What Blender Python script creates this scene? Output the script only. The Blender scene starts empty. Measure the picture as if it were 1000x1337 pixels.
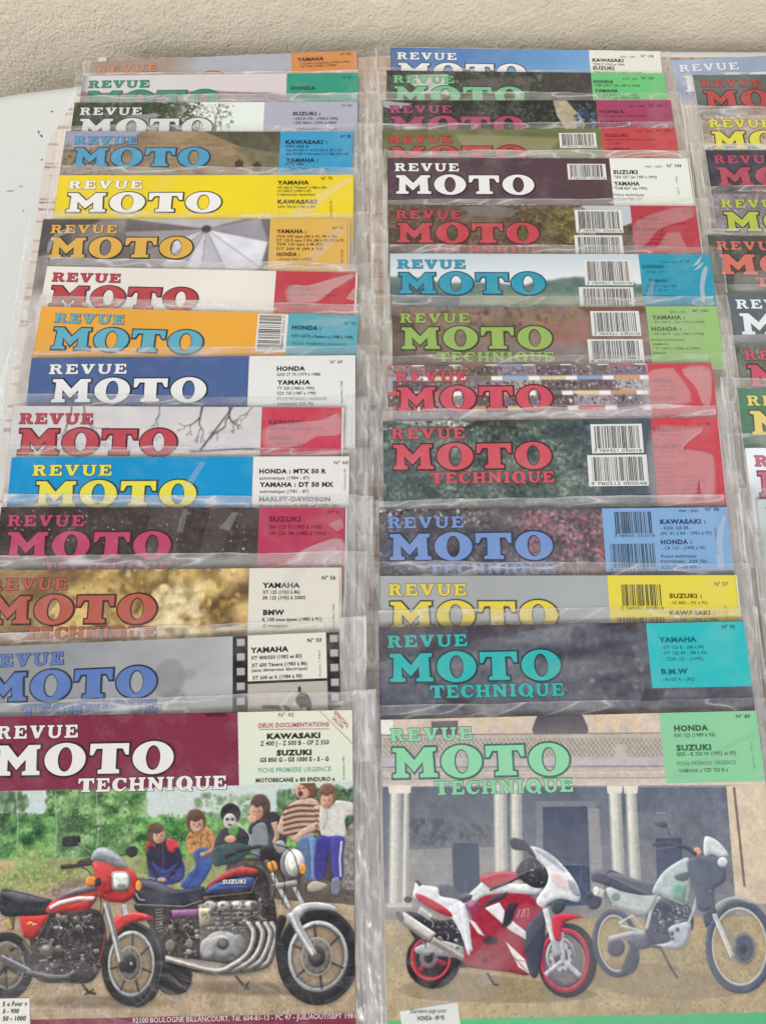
import bpy, math, random
import numpy as np
from mathutils import Vector
from mathutils.geometry import tessellate_polygon

# ------------------------------------------------------------------ camera, light, exposure
S = bpy.context.scene
COL = S.collection
cam_d = bpy.data.cameras.new('camera')
cam_d.sensor_width = 36.0
cam_d.sensor_fit = 'AUTO'
cam_d.lens = 36.0 * 1004.0 / 1337.0
cam_d.clip_start, cam_d.clip_end = 0.01, 50.0
cam = bpy.data.objects.new('camera', cam_d)
COL.objects.link(cam)
cam.location = (0.0, 0.0, 0.464)
cam.rotation_euler = (math.radians(90.0 - 73.0), 0.0, 0.0)
S.camera = cam

SUN_ELEV, SUN_AZ = 40.0, 203.0           # degrees; azimuth clockwise from +y (the wall side)
W = bpy.data.worlds.new('World')
S.world = W
W.use_nodes = True
wn, wl = W.node_tree.nodes, W.node_tree.links
bg = wn['Background']
sky = wn.new('ShaderNodeTexSky')
sky.sky_type = 'NISHITA'
sky.sun_disc = False
sky.sun_elevation = math.radians(SUN_ELEV)
sky.sun_rotation = math.radians(SUN_AZ)
sky.air_density, sky.dust_density, sky.ozone_density = 1.0, 4.0, 1.0
hs = wn.new('ShaderNodeHueSaturation')
hs.inputs['Saturation'].default_value = 0.30
wl.new(sky.outputs[0], hs.inputs['Color'])
wl.new(hs.outputs[0], bg.inputs['Color'])
bg.inputs['Strength'].default_value = 0.125
sun_d = bpy.data.lights.new('sun', 'SUN')
sun_d.energy = 1.45
sun_d.angle = math.radians(35.0)
sun_d.color = (1.0, 0.97, 0.93)
sun = bpy.data.objects.new('sun', sun_d)
COL.objects.link(sun)
e, a = math.radians(SUN_ELEV), math.radians(SUN_AZ)
sv = Vector((math.sin(a) * math.cos(e), math.cos(a) * math.cos(e), math.sin(e)))
sun.rotation_euler = sv.to_track_quat('Z', 'Y').to_euler()
sun.location = sv * 5
S.view_settings.view_transform = 'Standard'
S.view_settings.look = 'None'
S.view_settings.exposure = 0.0
S.view_settings.gamma = 1.0
S.view_settings.use_curve_mapping = False
S.render.engine = 'CYCLES'
S.cycles.transparent_max_bounces = 32
S.cycles.max_bounces = 10

# ------------------------------------------------------------------ small numeric helpers
def lin(c):
    c = np.clip(np.asarray(c, dtype=np.float64), 0, 1)
    return np.where(c <= 0.04045, c / 12.92, ((c + 0.055) / 1.055) ** 2.4)

def vnoise(x, y, seed=0):
    """smooth value noise in 0..1"""
    xi, yi = np.floor(x).astype(np.int64), np.floor(y).astype(np.int64)
    fx, fy = x - xi, y - yi
    fx, fy = fx * fx * (3 - 2 * fx), fy * fy * (3 - 2 * fy)
    def h(i, j):
        n = (i * 374761393 + j * 668265263 + seed * 2147483647 + 1013904223) & 0xFFFFFFFF
        n = ((n ^ (n >> 13)) * 1274126177) & 0xFFFFFFFF
        n = ((n ^ (n >> 16)) * 2246822519) & 0xFFFFFFFF
        return ((n ^ (n >> 15)) & 0xFFFF) / 65535.0
    return (h(xi, yi) * (1 - fx) + h(xi + 1, yi) * fx) * (1 - fy) + (h(xi, yi + 1) * (1 - fx) + h(xi + 1, yi + 1) * fx) * fy

def fbm(x, y, seed=0, oct=4):
    s, amp, tot = 0, 1.0, 0
    for o in range(oct):
        s = s + amp * vnoise(x * 2 ** o, y * 2 ** o, seed + o * 17)
        tot += amp
        amp *= 0.55
    return s / tot

def mesh_obj(name, verts, faces, mat, parent=None, cols=None, milk=None, smooth=False):
    me = bpy.data.meshes.new(name)
    v = np.asarray(verts, dtype=np.float32)
    if isinstance(faces, np.ndarray):
        nf, k = faces.shape
        me.vertices.add(len(v))
        me.vertices.foreach_set('co', v.ravel())
        me.loops.add(nf * k)
        me.loops.foreach_set('vertex_index', faces.astype(np.int32).ravel())
        me.polygons.add(nf)
        me.polygons.foreach_set('loop_start', np.arange(0, nf * k, k, dtype=np.int32))
        me.update(calc_edges=True)
    else:
        me.from_pydata([tuple(map(float, q)) for q in v], [], faces)
        me.update()
    if cols is not None:
        at = me.color_attributes.new('Col', 'FLOAT_COLOR', 'POINT')
        c = np.ones((len(v), 4), dtype=np.float32)
        c[:, :3] = cols
        at.data.foreach_set('color', c.ravel())
    if milk is not None:
        at = me.attributes.new('milk', 'FLOAT', 'POINT')
        at.data.foreach_set('value', np.asarray(milk, dtype=np.float32))
    me.materials.append(mat)
    if smooth:
        me.polygons.foreach_set('use_smooth', np.ones(len(me.polygons), dtype=bool))
    o = bpy.data.objects.new(name, me)
    COL.objects.link(o)
    if parent is not None:
        o.parent = parent
    return o

def grid_faces(ny, nx, base=0):
    i = (np.arange(ny - 1)[:, None] * nx + np.arange(nx - 1)[None, :]).ravel() + base
    return np.stack([i, i + nx, i + nx + 1, i + 1], axis=1)

def tag(o, label=None, cat=None, group=None, kind=None):
    for k, v in (('label', label), ('category', cat), ('group', group), ('kind', kind)):
        if v:
            o[k] = v
    return o

# ------------------------------------------------------------------ materials
def new_mat(name):
    m = bpy.data.materials.new(name)
    m.use_nodes = True
    nt = m.node_tree
    nt.nodes.clear()
    out = nt.nodes.new('ShaderNodeOutputMaterial')
    return m, nt, nt.nodes, nt.links, out

def N(nodes, t, **kw):
    n = nodes.new(t)
    for k, v in kw.items():
        if hasattr(n, k):
            setattr(n, k, v)
        else:
            n.inputs[k].default_value = v
    return n

def print_material():
    """printed paper under clinging clear film: paper below, a wrinkled clear coat above"""
    m, nt, n, l, out = new_mat('printed_paper_under_film')
    at = N(n, 'ShaderNodeVertexColor', layer_name='Col')
    p = N(n, 'ShaderNodeBsdfPrincipled')
    p.inputs['Roughness'].default_value = 0.5
    p.inputs['Specular IOR Level'].default_value = 0.12
    p.inputs['Coat Weight'].default_value = 0.36
    p.inputs['Coat Roughness'].default_value = 0.24
    tc = N(n, 'ShaderNodeTexCoord')
    oi = N(n, 'ShaderNodeObjectInfo')
    mp = N(n, 'ShaderNodeMapping')
    mp.inputs['Scale'].default_value = (38, 60, 10)
    mp.inputs['Rotation'].default_value = (0, 0, 0.6)
    ns = N(n, 'ShaderNodeTexNoise')
    ns.inputs['Scale'].default_value = 1.0
    ns.inputs['Detail'].default_value = 3.0
    ns.inputs['Distortion'].default_value = 1.2
    bp = N(n, 'ShaderNodeBump')
    bp.inputs['Strength'].default_value = 0.35
    bp.inputs['Distance'].default_value = 0.003
    l.new(tc.outputs['Object'], mp.inputs['Vector'])
    l.new(oi.outputs['Random'], mp.inputs['Location'])
    l.new(mp.outputs[0], ns.inputs['Vector'])
    l.new(ns.outputs['Fac'], bp.inputs['Height'])
    l.new(bp.outputs[0], p.inputs['Coat Normal'])
    # rubbed, unevenly faded ink
    wn_ = N(n, 'ShaderNodeTexNoise')
    wn_.inputs['Scale'].default_value = 42.0
    wn_.inputs['Detail'].default_value = 7.0
    wn_.inputs['Roughness'].default_value = 0.7
    rp = N(n, 'ShaderNodeMapRange')
    rp.inputs['From Min'].default_value, rp.inputs['From Max'].default_value = 0.48, 0.78
    rp.inputs['To Min'].default_value, rp.inputs['To Max'].default_value = 0.0, 0.15
    mc = N(n, 'ShaderNodeMixRGB')
    mc.inputs['Color2'].default_value = (0.60, 0.58, 0.56, 1)
    l.new(tc.outputs['Object'], wn_.inputs['Vector'])
    l.new(wn_.outputs['Fac'], rp.inputs['Value'])
    l.new(rp.outputs[0], mc.inputs['Fac'])
    l.new(at.outputs['Color'], mc.inputs['Color1'])
    l.new(mc.outputs[0], p.inputs['Base Color'])
    l.new(p.outputs[0], out.inputs['Surface'])
    return m

def film_material(name='clear_plastic_film', wrinkle=0.6, rough=0.13):
    m, nt, n, l, out = new_mat(name)
    at = N(n, 'ShaderNodeAttribute', attribute_name='milk')
    tr = N(n, 'ShaderNodeBsdfTransparent')
    df = N(n, 'ShaderNodeBsdfDiffuse')
    df.inputs['Color'].default_value = (0.98, 0.98, 0.98, 1)
    tl = N(n, 'ShaderNodeBsdfTranslucent')
    tl.inputs['Color'].default_value = (0.98, 0.98, 0.98, 1)
    ad = N(n, 'ShaderNodeMixShader')
    ad.inputs[0].default_value = 0.08
    mx = N(n, 'ShaderNodeMixShader')
    gl = N(n, 'ShaderNodeBsdfGlossy')
    gl.inputs['Roughness'].default_value = rough
    gl.inputs['Color'].default_value = (0.95, 0.95, 0.95, 1)
    fr = N(n, 'ShaderNodeLayerWeight')
    fr.inputs['Blend'].default_value = 0.5
    m1 = N(n, 'ShaderNodeMath', operation='POWER')
    m1.inputs[1].default_value = 4.0
    m2 = N(n, 'ShaderNodeMath', operation='MULTIPLY_ADD')
    m2.inputs[1].default_value = 0.85
    m2.inputs[2].default_value = 0.055
    mf = N(n, 'ShaderNodeMixShader')
    tc = N(n, 'ShaderNodeTexCoord')
    mp = N(n, 'ShaderNodeMapping')
    mp.inputs['Scale'].default_value = (260, 45, 40)
    ns = N(n, 'ShaderNodeTexNoise')
    ns.inputs['Scale'].default_value = 1.0
    ns.inputs['Detail'].default_value = 3.0
    bp = N(n, 'ShaderNodeBump')
    bp.inputs['Strength'].default_value = wrinkle
    bp.inputs['Distance'].default_value = 0.0016
    l.new(tc.outputs['Object'], mp.inputs['Vector'])
    l.new(mp.outputs[0], ns.inputs['Vector'])
    l.new(ns.outputs['Fac'], bp.inputs['Height'])
    for q in (df, gl, fr):
        l.new(bp.outputs[0], q.inputs['Normal'])
    l.new(df.outputs[0], ad.inputs[1])
    l.new(tl.outputs[0], ad.inputs[2])
    l.new(at.outputs['Fac'], mx.inputs[0])
    l.new(tr.outputs[0], mx.inputs[1])
    l.new(ad.outputs[0], mx.inputs[2])
    l.new(fr.outputs['Facing'], m1.inputs[0])
    l.new(m1.outputs[0], m2.inputs[0])
    l.new(m2.outputs[0], mf.inputs[0])
    l.new(mx.outputs[0], mf.inputs[1])
    l.new(gl.outputs[0], mf.inputs[2])
    l.new(mf.outputs[0], out.inputs['Surface'])
    return m

def paper_material():
    m, nt, n, l, out = new_mat('page_paper')
    p = N(n, 'ShaderNodeBsdfPrincipled')
    tc = N(n, 'ShaderNodeTexCoord')
    mp = N(n, 'ShaderNodeMapping')
    mp.inputs['Scale'].default_value = (20, 20, 9000)
    ns = N(n, 'ShaderNodeTexNoise')
    cr = N(n, 'ShaderNodeValToRGB')
    cr.color_ramp.elements[0].position, cr.color_ramp.elements[0].color = 0.3, (0.48, 0.44, 0.37, 1)
    cr.color_ramp.elements[1].position, cr.color_ramp.elements[1].color = 0.65, (0.78, 0.75, 0.68, 1)
    l.new(tc.outputs['Object'], mp.inputs['Vector'])
    l.new(mp.outputs[0], ns.inputs['Vector'])
    ns.inputs['Scale'].default_value = 1.0
    l.new(ns.outputs['Fac'], cr.inputs[0])
    l.new(cr.outputs[0], p.inputs['Base Color'])
    p.inputs['Roughness'].default_value = 0.7
    l.new(p.outputs[0], out.inputs['Surface'])
    return m

def wall_material():
    m, nt, n, l, out = new_mat('roughcast_plaster')
    p = N(n, 'ShaderNodeBsdfPrincipled')
    p.inputs['Roughness'].default_value = 0.95
    p.inputs['Specular IOR Level'].default_value = 0.1
    tc = N(n, 'ShaderNodeTexCoord')
    n1 = N(n, 'ShaderNodeTexNoise')
    n1.inputs['Scale'].default_value = 420.0
    n1.inputs['Detail'].default_value = 2.0
    n1.inputs['Roughness'].default_value = 0.6
    vo = N(n, 'ShaderNodeTexVoronoi')
    vo.inputs['Scale'].default_value = 210.0
    n2 = N(n, 'ShaderNodeTexNoise')
    n2.inputs['Scale'].default_value = 5.0
    n2.inputs['Detail'].default_value = 3.0
    cr = N(n, 'ShaderNodeValToRGB')
    cr.color_ramp.elements[0].position, cr.color_ramp.elements[0].color = 0.30, (0.56, 0.505, 0.405, 1)
    cr.color_ramp.elements[1].position, cr.color_ramp.elements[1].color = 0.70, (0.62, 0.56, 0.455, 1)
    b1 = N(n, 'ShaderNodeBump')
    b1.inputs['Strength'].default_value = 0.5
    b1.inputs['Distance'].default_value = 0.003
    b2 = N(n, 'ShaderNodeBump')
    b2.inputs['Strength'].default_value = 0.22
    b2.inputs['Distance'].default_value = 0.002
    for q in (n1, vo, n2):
        l.new(tc.outputs['Object'], q.inputs['Vector'])
    l.new(n2.outputs['Fac'], cr.inputs[0])
    l.new(cr.outputs[0], p.inputs['Base Color'])
    l.new(n1.outputs['Fac'], b1.inputs['Height'])
    l.new(vo.outputs['Distance'], b2.inputs['Height'])
    l.new(b2.outputs[0], b1.inputs['Normal'])
    l.new(b1.outputs[0], p.inputs['Normal'])
    l.new(p.outputs[0], out.inputs['Surface'])
    return m

def attr_material(name, rough, spec=0.4, bump=0.0, bscale=400):
    m, nt, n, l, out = new_mat(name)
    at = N(n, 'ShaderNodeVertexColor', layer_name='Col')
    p = N(n, 'ShaderNodeBsdfPrincipled')
    p.inputs['Roughness'].default_value = rough
    p.inputs['Specular IOR Level'].default_value = spec
    l.new(at.outputs['Color'], p.inputs['Base Color'])
    if bump:
        tc = N(n, 'ShaderNodeTexCoord')
        ns = N(n, 'ShaderNodeTexNoise')
        ns.inputs['Scale'].default_value = bscale
        b = N(n, 'ShaderNodeBump')
        b.inputs['Strength'].default_value = bump
        b.inputs['Distance'].default_value = 0.001
        l.new(tc.outputs['Object'], ns.inputs['Vector'])
        l.new(ns.outputs['Fac'], b.inputs['Height'])
        l.new(b.outputs[0], p.inputs['Normal'])
    l.new(p.outputs[0], out.inputs['Surface'])
    return m

MP, MF, MFOLD, MPAPER, MWALL = print_material(), film_material(), film_material('lifted_plastic_film', 0.06, 0.25), paper_material(), wall_material()
MTABLE = attr_material('moulded_white_plastic', 0.42, 0.4, 0.12, 260)
MCLOTH = attr_material('printed_oilcloth', 0.5, 0.4, 0.2, 500)

# ------------------------------------------------------------------ wall, table, cloth
def box_mesh(x0, y0, z0, x1, y1, z1):
    v = [(x, y, z) for z in (z0, z1) for y in (y0, y1) for x in (x0, x1)]
    f = [(0, 2, 3, 1), (4, 5, 7, 6), (0, 1, 5, 4), (1, 3, 7, 5), (3, 2, 6, 7), (2, 0, 4, 6)]
    return v, f

rng = np.random.default_rng(11)
# rough-cast wall: a real uneven face, fine grain in the material's bump
nx, nz = 620, 300
gx, gz = np.meshgrid(np.linspace(-1.1, 1.1, nx), np.linspace(-0.22, 0.84, nz))
dep = 0.0013 * (fbm(gx * 150, gz * 190, 3, 2) - 0.5) + 0.003 * (fbm(gx * 14, gz * 14, 9, 2) - 0.5)
wv = np.stack([gx, 0.545 - dep, gz], -1).reshape(-1, 3)
wf = grid_faces(nz, nx)[:, ::-1]
bx_v, bx_f = box_mesh(-1.1, 0.552, -0.22, 1.1, 0.70, 0.84)
wf_all = np.concatenate([wf, np.array(bx_f) + len(wv)])
wall = mesh_obj('wall', np.concatenate([wv, np.array(bx_v)]), wf_all, MWALL, smooth=True)
tag(wall, 'beige rough plaster wall behind the white table', 'wall')

# white plastic table top with a big rounded corner and a rolled edge
outline = [(-0.012, .5135), (.12, .518), (.30, .518), (.55, .515), (.66, .50), (.72, .45), (.74, .36), (.74, -.30), (.71, -.38), (.64, -.42),
           (-.38, -.42), (-.46, -.38), (-.50, -.28), (-.505, .10), (-.49, .26), (-.45, .36), (-.39, .425), (-.323, .4625), (-.29, .4745), (-.233, .4845), (-.147, .499)]
def closed_spline(pts, sub=6):
    out = []
    n = len(pts)
    for i in range(n):
        p0, p1, p2, p3 = (np.array(pts[(i + j - 1) % n]) for j in range(4))
        for s in range(sub):
            t = s / sub
            out.append(0.5 * ((2 * p1) + (-p0 + p2) * t + (2 * p0 - 5 * p1 + 4 * p2 - p3) * t * t + (-p0 + 3 * p1 - 3 * p2 + p3) * t ** 3))
    return np.array(out)
ring = closed_spline(outline)
ctr = np.array([0.1, 0.05])
def shrink(d):
    t = np.roll(ring, -1, 0) - np.roll(ring, 1, 0)
    t /= np.linalg.norm(t, axis=1)[:, None]
    nrm = np.stack([t[:, 1], -t[:, 0]], 1)
    if ((ring - ctr) * nrm).sum() < 0:
        nrm = -nrm
    return ring - nrm * d
levels = [(0.006, -0.030), (0.0, -0.026), (0.0, -0.007), (0.0015, -0.003), (0.005, -0.0006), (0.010, 0.0)]
tv, tf = [], []
nr = len(ring)
for d, z in levels:
    tv += [(x, y, z) for x, y in shrink(d)]
for i in range(len(levels) - 1):
    for j in range(nr):
        tf.append((i * nr + j, i * nr + (j + 1) % nr, (i + 1) * nr + (j + 1) % nr, (i + 1) * nr + j))
if True:
    area = sum(ring[i][0] * ring[(i + 1) % nr][1] - ring[(i + 1) % nr][0] * ring[i][1] for i in range(nr))
    if area < 0:
        tf = [f[::-1] for f in tf]
inner = shrink(0.010)
# top sheet: rings shrinking to the middle, so that scuffs can be coloured per vertex
prev = (len(levels) - 1) * nr
steps = list(np.linspace(0, 1, 90)[1:]) 
for s in steps:
    base = len(tv)
    q = inner + (ctr - inner) * min(s, 0.999)
    tv += [(x, y, 0.0) for x, y in q]
    for j in range(nr):
        f = (prev + j, prev + (j + 1) % nr, base + (j + 1) % nr, base + j)
        tf.append(f if area >= 0 else f[::-1])
    prev = base
tv = np.array(tv)
tcol = np.tile(lin(np.array([212, 217, 216]) / 255.0), (len(tv), 1)) * (0.97 + 0.06 * fbm(tv[:, 0] * 9, tv[:, 1] * 9, 5)[:, None])
table = mesh_obj('table', tv, tf, MTABLE, cols=tcol, smooth=True)
tag(table, 'white plastic table with a rounded corner under all the magazines', 'table')
# scuffs and specks on the plastic
for (x, y, r1, r2, an) in [(-.2745, .2515, .0034, .0012, .1), (-.2715, .2508, .0016, .0012, .9), (-.2555, .4370, .0018, .0006, 1.9), (-.2530, .4335, .0014, .0009, 2.2),
                           (-.2480, .4560, .0011, .0008, .4), (-.2690, .3845, .0030, .0004, .1), (-.2620, .3885, .0018, .0003, .1), (-.2880, .419, .0010, .0012, 0),
                           (-.2500, .412, .0008, .0008, 0), (-.2575, .3675, .0006, .0006, 0), (-.2430, .3890, .0005, .001, 0), (-.300, .436, .0013, .0007, 1)]:
    sv_ = []
    for i in range(9):
        t = i * 2 * math.pi / 9
        rr = 1 + 0.35 * math.sin(i * 2.7 + x * 900)
        dx, dy = r1 * rr * math.cos(t), r2 * rr * math.sin(t)
        sv_.append((x + dx * math.cos(an) - dy * math.sin(an), y + dx * math.sin(an) + dy * math.cos(an), 0.00015))
    mesh_obj('scuff_mark', sv_, [tuple(range(9))], MTABLE, table, cols=np.tile(lin(np.array([92, 92, 90]) / 255.0), (len(sv_), 1)))

# printed oilcloth runner under the magazines: weathered boards and thin dark red lines
cx = np.linspace(-0.2475, 0.56, 700)
cy = np.linspace(-0.40, 0.508, 620)
CX, CY = np.meshgrid(cx, cy)
plank = np.floor((CX + 0.25) / 0.0375)
tone = vnoise(plank * 3.7 + 0.5, plank * 0 + .5, 4)
grain = fbm(CX * 260 + plank * 9, CY * 9 + plank * 5, 21, 4)
g2 = fbm(CX * 40 + plank * 3, CY * 5, 8, 3)
colr = np.array([198, 174, 154]) / 255.0 * (0.80 + 0.22 * tone[..., None] + 0.42 * (grain[..., None] - 0.5) + 0.25 * (g2[..., None] - .5))
pale = np.array([228, 222, 214]) / 255.0 * (0.94 + 0.14 * (grain[..., None] - 0.5) + 0.08 * (g2[..., None] - .5))  # left board paler: glare of the film painted into the cloth colour
colr = np.where((CX < -0.2125)[..., None], pale, colr)
seam = np.abs(((CX + 0.25) / 0.0375) % 1.0 - 0.0) < 0.025
colr = np.where(seam[..., None], colr * 0.72, colr)
r2 = random.Random(5)
for i in range(210):
    yy = r2.uniform(-.1, .505)
    x0 = r2.choice([-0.2475, -0.2475, -0.232, -.02, -.015, -0.03, .20, .21, .215])
    x1 = x0 + r2.uniform(.008, .030)
    st = r2.uniform(.25, .8)
    msk = (np.abs(CY - yy - (CX - x0) * r2.uniform(-.03, .03)) < .0007) & (CX > x0) & (CX < x1)
    colr[msk] = colr[msk] * (1 - st) + np.array([120, 44, 48]) / 255.0 * st
for yy, k in ((.1225, 1), (.1105, 1), (.1040, 1)):
    msk = (np.abs(CY - yy) < .0008) & (CX > .205) & (CX < .235)
    colr[msk] = np.array([132, 40, 50]) / 255.0
CX = np.maximum(CX, -0.2475 + np.clip(CY - 0.425, 0, 1) * 0.36)   # the far corner is cut back
cloth_z = np.full(CX.shape, 0.00022)
cloth = mesh_obj('tablecloth', np.stack([CX, CY, cloth_z], -1).reshape(-1, 3), grid_faces(len(cy), len(cx))[:, ::-1], MCLOTH, cols=lin(colr).reshape(-1, 3))
tag(cloth, 'grey brown wood print cloth with thin red lines, under the magazines', 'tablecloth')

# ------------------------------------------------------------------ a small painter for the printed cover pictures
class Canvas:
    """Colours of a printed picture, sampled on a grid over the cover (u right, v down, millimetres)."""
    def __init__(s, w, h, ppm, fn=None):
        s.w, s.h, s.ppm = w, h, ppm
        s.nx, s.ny = int(round(w * ppm)) + 1, int(round(h * ppm)) + 1
        s.a = np.zeros((s.ny, s.nx, 3))
        s.fn = fn
        s.relief = 0.0
        s.rmax = 4
        s.U, s.V = np.meshgrid(np.linspace(0, w, s.nx), np.linspace(0, h, s.ny))
        s.X, s.Y = s.U, s.V                      # drawing units of every sample
        if fn is not None:
            s.X, s.Y = fn.inv(s.U, s.V)
    def fill(s, img):
        s.a[:] = img
    def pix(s, pts):
        p = np.asarray(pts, float)
        if s.fn is not None:
            p = s.fn(p)
        return p * s.ppm
    def poly(s, pts, col, al=1.0, tex=None):
        p = s.pix(pts)
        x0, y0 = np.floor(p.min(0)).astype(int) - 1
        x1, y1 = np.ceil(p.max(0)).astype(int) + 2
        x0, y0, x1, y1 = max(x0, 0), max(y0, 0), min(x1, s.nx), min(y1, s.ny)
        if x1 <= x0 or y1 <= y0:
            return
        acc = np.zeros((y1 - y0, x1 - x0))
        xs, ys = np.arange(x0, x1), np.arange(y0, y1)
        q = np.roll(p, -1, 0)
        for ox, oy in ((-.25, -.25), (.25, -.25), (-.25, .25), (.25, .25)):
            ins = np.zeros(acc.shape, bool)
            yy = (ys + oy)[:, None]
            xx = (xs + ox)[None, :]
            for (ax, ay), (bx, by) in zip(p, q):
                if ay == by:
                    continue
                c = (ay > yy) != (by > yy)
                if not c.any():
                    continue
                ins ^= c & (xx < ax + (yy - ay) * (bx - ax) / (by - ay))
            acc += ins
        acc *= al / 4.0
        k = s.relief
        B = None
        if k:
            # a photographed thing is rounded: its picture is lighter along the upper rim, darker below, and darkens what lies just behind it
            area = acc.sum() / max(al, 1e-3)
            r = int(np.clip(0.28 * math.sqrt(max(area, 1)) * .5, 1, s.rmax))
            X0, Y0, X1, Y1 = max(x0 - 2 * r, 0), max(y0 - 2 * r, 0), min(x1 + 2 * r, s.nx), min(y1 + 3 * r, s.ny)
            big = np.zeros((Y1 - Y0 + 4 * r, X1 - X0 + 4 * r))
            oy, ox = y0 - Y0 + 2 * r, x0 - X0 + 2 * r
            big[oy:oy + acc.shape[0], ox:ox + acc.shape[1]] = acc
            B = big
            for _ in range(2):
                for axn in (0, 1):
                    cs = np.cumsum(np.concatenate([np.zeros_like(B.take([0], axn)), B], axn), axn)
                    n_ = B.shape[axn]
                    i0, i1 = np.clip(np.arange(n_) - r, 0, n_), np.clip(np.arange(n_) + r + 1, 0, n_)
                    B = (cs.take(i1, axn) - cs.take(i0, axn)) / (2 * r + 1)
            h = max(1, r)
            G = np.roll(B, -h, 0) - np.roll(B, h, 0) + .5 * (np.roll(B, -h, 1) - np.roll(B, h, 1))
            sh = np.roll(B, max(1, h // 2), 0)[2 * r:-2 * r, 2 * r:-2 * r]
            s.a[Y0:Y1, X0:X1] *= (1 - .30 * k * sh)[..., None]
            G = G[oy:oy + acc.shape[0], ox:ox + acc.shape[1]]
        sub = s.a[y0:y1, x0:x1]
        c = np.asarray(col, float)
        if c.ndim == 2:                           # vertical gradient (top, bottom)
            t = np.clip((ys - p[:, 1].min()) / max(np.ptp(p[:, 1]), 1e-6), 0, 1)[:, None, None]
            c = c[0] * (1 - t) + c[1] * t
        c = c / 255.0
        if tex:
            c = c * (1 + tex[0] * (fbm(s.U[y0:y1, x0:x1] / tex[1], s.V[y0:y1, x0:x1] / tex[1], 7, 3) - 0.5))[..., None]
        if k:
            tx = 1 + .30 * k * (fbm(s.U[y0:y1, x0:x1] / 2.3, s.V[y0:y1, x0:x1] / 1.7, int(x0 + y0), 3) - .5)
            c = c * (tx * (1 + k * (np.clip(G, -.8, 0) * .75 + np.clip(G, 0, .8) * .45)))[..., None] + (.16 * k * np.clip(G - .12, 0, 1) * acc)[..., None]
        s.a[y0:y1, x0:x1] = sub * (1 - acc[..., None]) + c * acc[..., None]
    def curve(s, pts, col, al=1.0, tex=None):
        s.poly(closed_spline(pts, 5), col, al, tex)
    def ell(s, cx, cy, rx, ry, col, rot=0, al=1.0, n=28, tex=None):
        t = np.linspace(0, 2 * np.pi, n, endpoint=False)
        c, d = math.cos(rot), math.sin(rot)
        x, y = rx * np.cos(t), ry * np.sin(t)
        s.poly(np.stack([cx + x * c - y * d, cy + x * d + y * c], 1), col, al, tex)
    def ring(s, cx, cy, rx, ry, w, col, rot=0, al=1.0, a0=0, a1=360, n=44):
        t = np.radians(np.linspace(a0, a1, n))
        c, d = math.cos(rot), math.sin(rot)
        o = np.stack([(rx) * np.cos(t), (ry) * np.sin(t)], 1)
        i = np.stack([(rx - w) * np.cos(t), (ry - w * ry / rx) * np.sin(t)], 1)
        p = np.concatenate([o, i[::-1]])
        s.poly(np.stack([cx + p[:, 0] * c - p[:, 1] * d, cy + p[:, 0] * d + p[:, 1] * c], 1), col, al)
    def line(s, pts, w, col, al=1.0, w1=None, smooth=False):
        p = np.asarray(pts, float)
        if smooth and len(p) > 2:
            q = []
            e = np.concatenate([[2 * p[0] - p[1]], p, [2 * p[-1] - p[-2]]])
            for i in range(1, len(e) - 2):
                for t in np.linspace(0, 1, 7)[:-1]:
                    q.append(0.5 * (2 * e[i] + (e[i + 1] - e[i - 1]) * t + (2 * e[i - 1] - 5 * e[i] + 4 * e[i + 1] - e[i + 2]) * t * t + (-e[i - 1] + 3 * e[i] - 3 * e[i + 1] + e[i + 2]) * t ** 3))
            p = np.array(q + [p[-1]])
        d = np.gradient(p, axis=0)
        d /= np.linalg.norm(d, axis=1)[:, None] + 1e-9
        nn = np.stack([-d[:, 1], d[:, 0]], 1)
        ws = np.linspace(w, w if w1 is None else w1, len(p))[:, None] / 2
        s.poly(np.concatenate([p + nn * ws, (p - nn * ws)[::-1]]), col, al)
    def dabs(s, rn, inside, n, size, cols, al=0.8, asp=0.7):
        x0, y0, x1, y1 = inside
        cols = np.asarray(cols, float) / 255.0
        for i in range(n):
            px, py = rn.uniform(x0, x1), rn.uniform(y0, y1)
            r = rn.uniform(*size)
            c, = s.pix([(px, py)])
            e, = s.pix([(px + r, py)])
            R = max(abs(e[0] - c[0]), 0.6)
            X0, X1, Y0, Y1 = int(c[0] - R), int(c[0] + R) + 2, int(c[1] - R), int(c[1] + R) + 2
            X0, Y0, X1, Y1 = max(X0, 0), max(Y0, 0), min(X1, s.nx), min(Y1, s.ny)
            if X1 <= X0 or Y1 <= Y0:
                continue
            yy, xx = np.mgrid[Y0:Y1, X0:X1]
            k = rn.uniform(asp, 1 / asp)
            m = np.clip(1.3 - (((xx - c[0]) * k) ** 2 + ((yy - c[1]) / k) ** 2) / R ** 2, 0, 1)[..., None] * al
            col = cols[int(rn.integers(len(cols)))] * rn.uniform(.85, 1.15)
            s.a[Y0:Y1, X0:X1] = s.a[Y0:Y1, X0:X1] * (1 - m) + col * m
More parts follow.
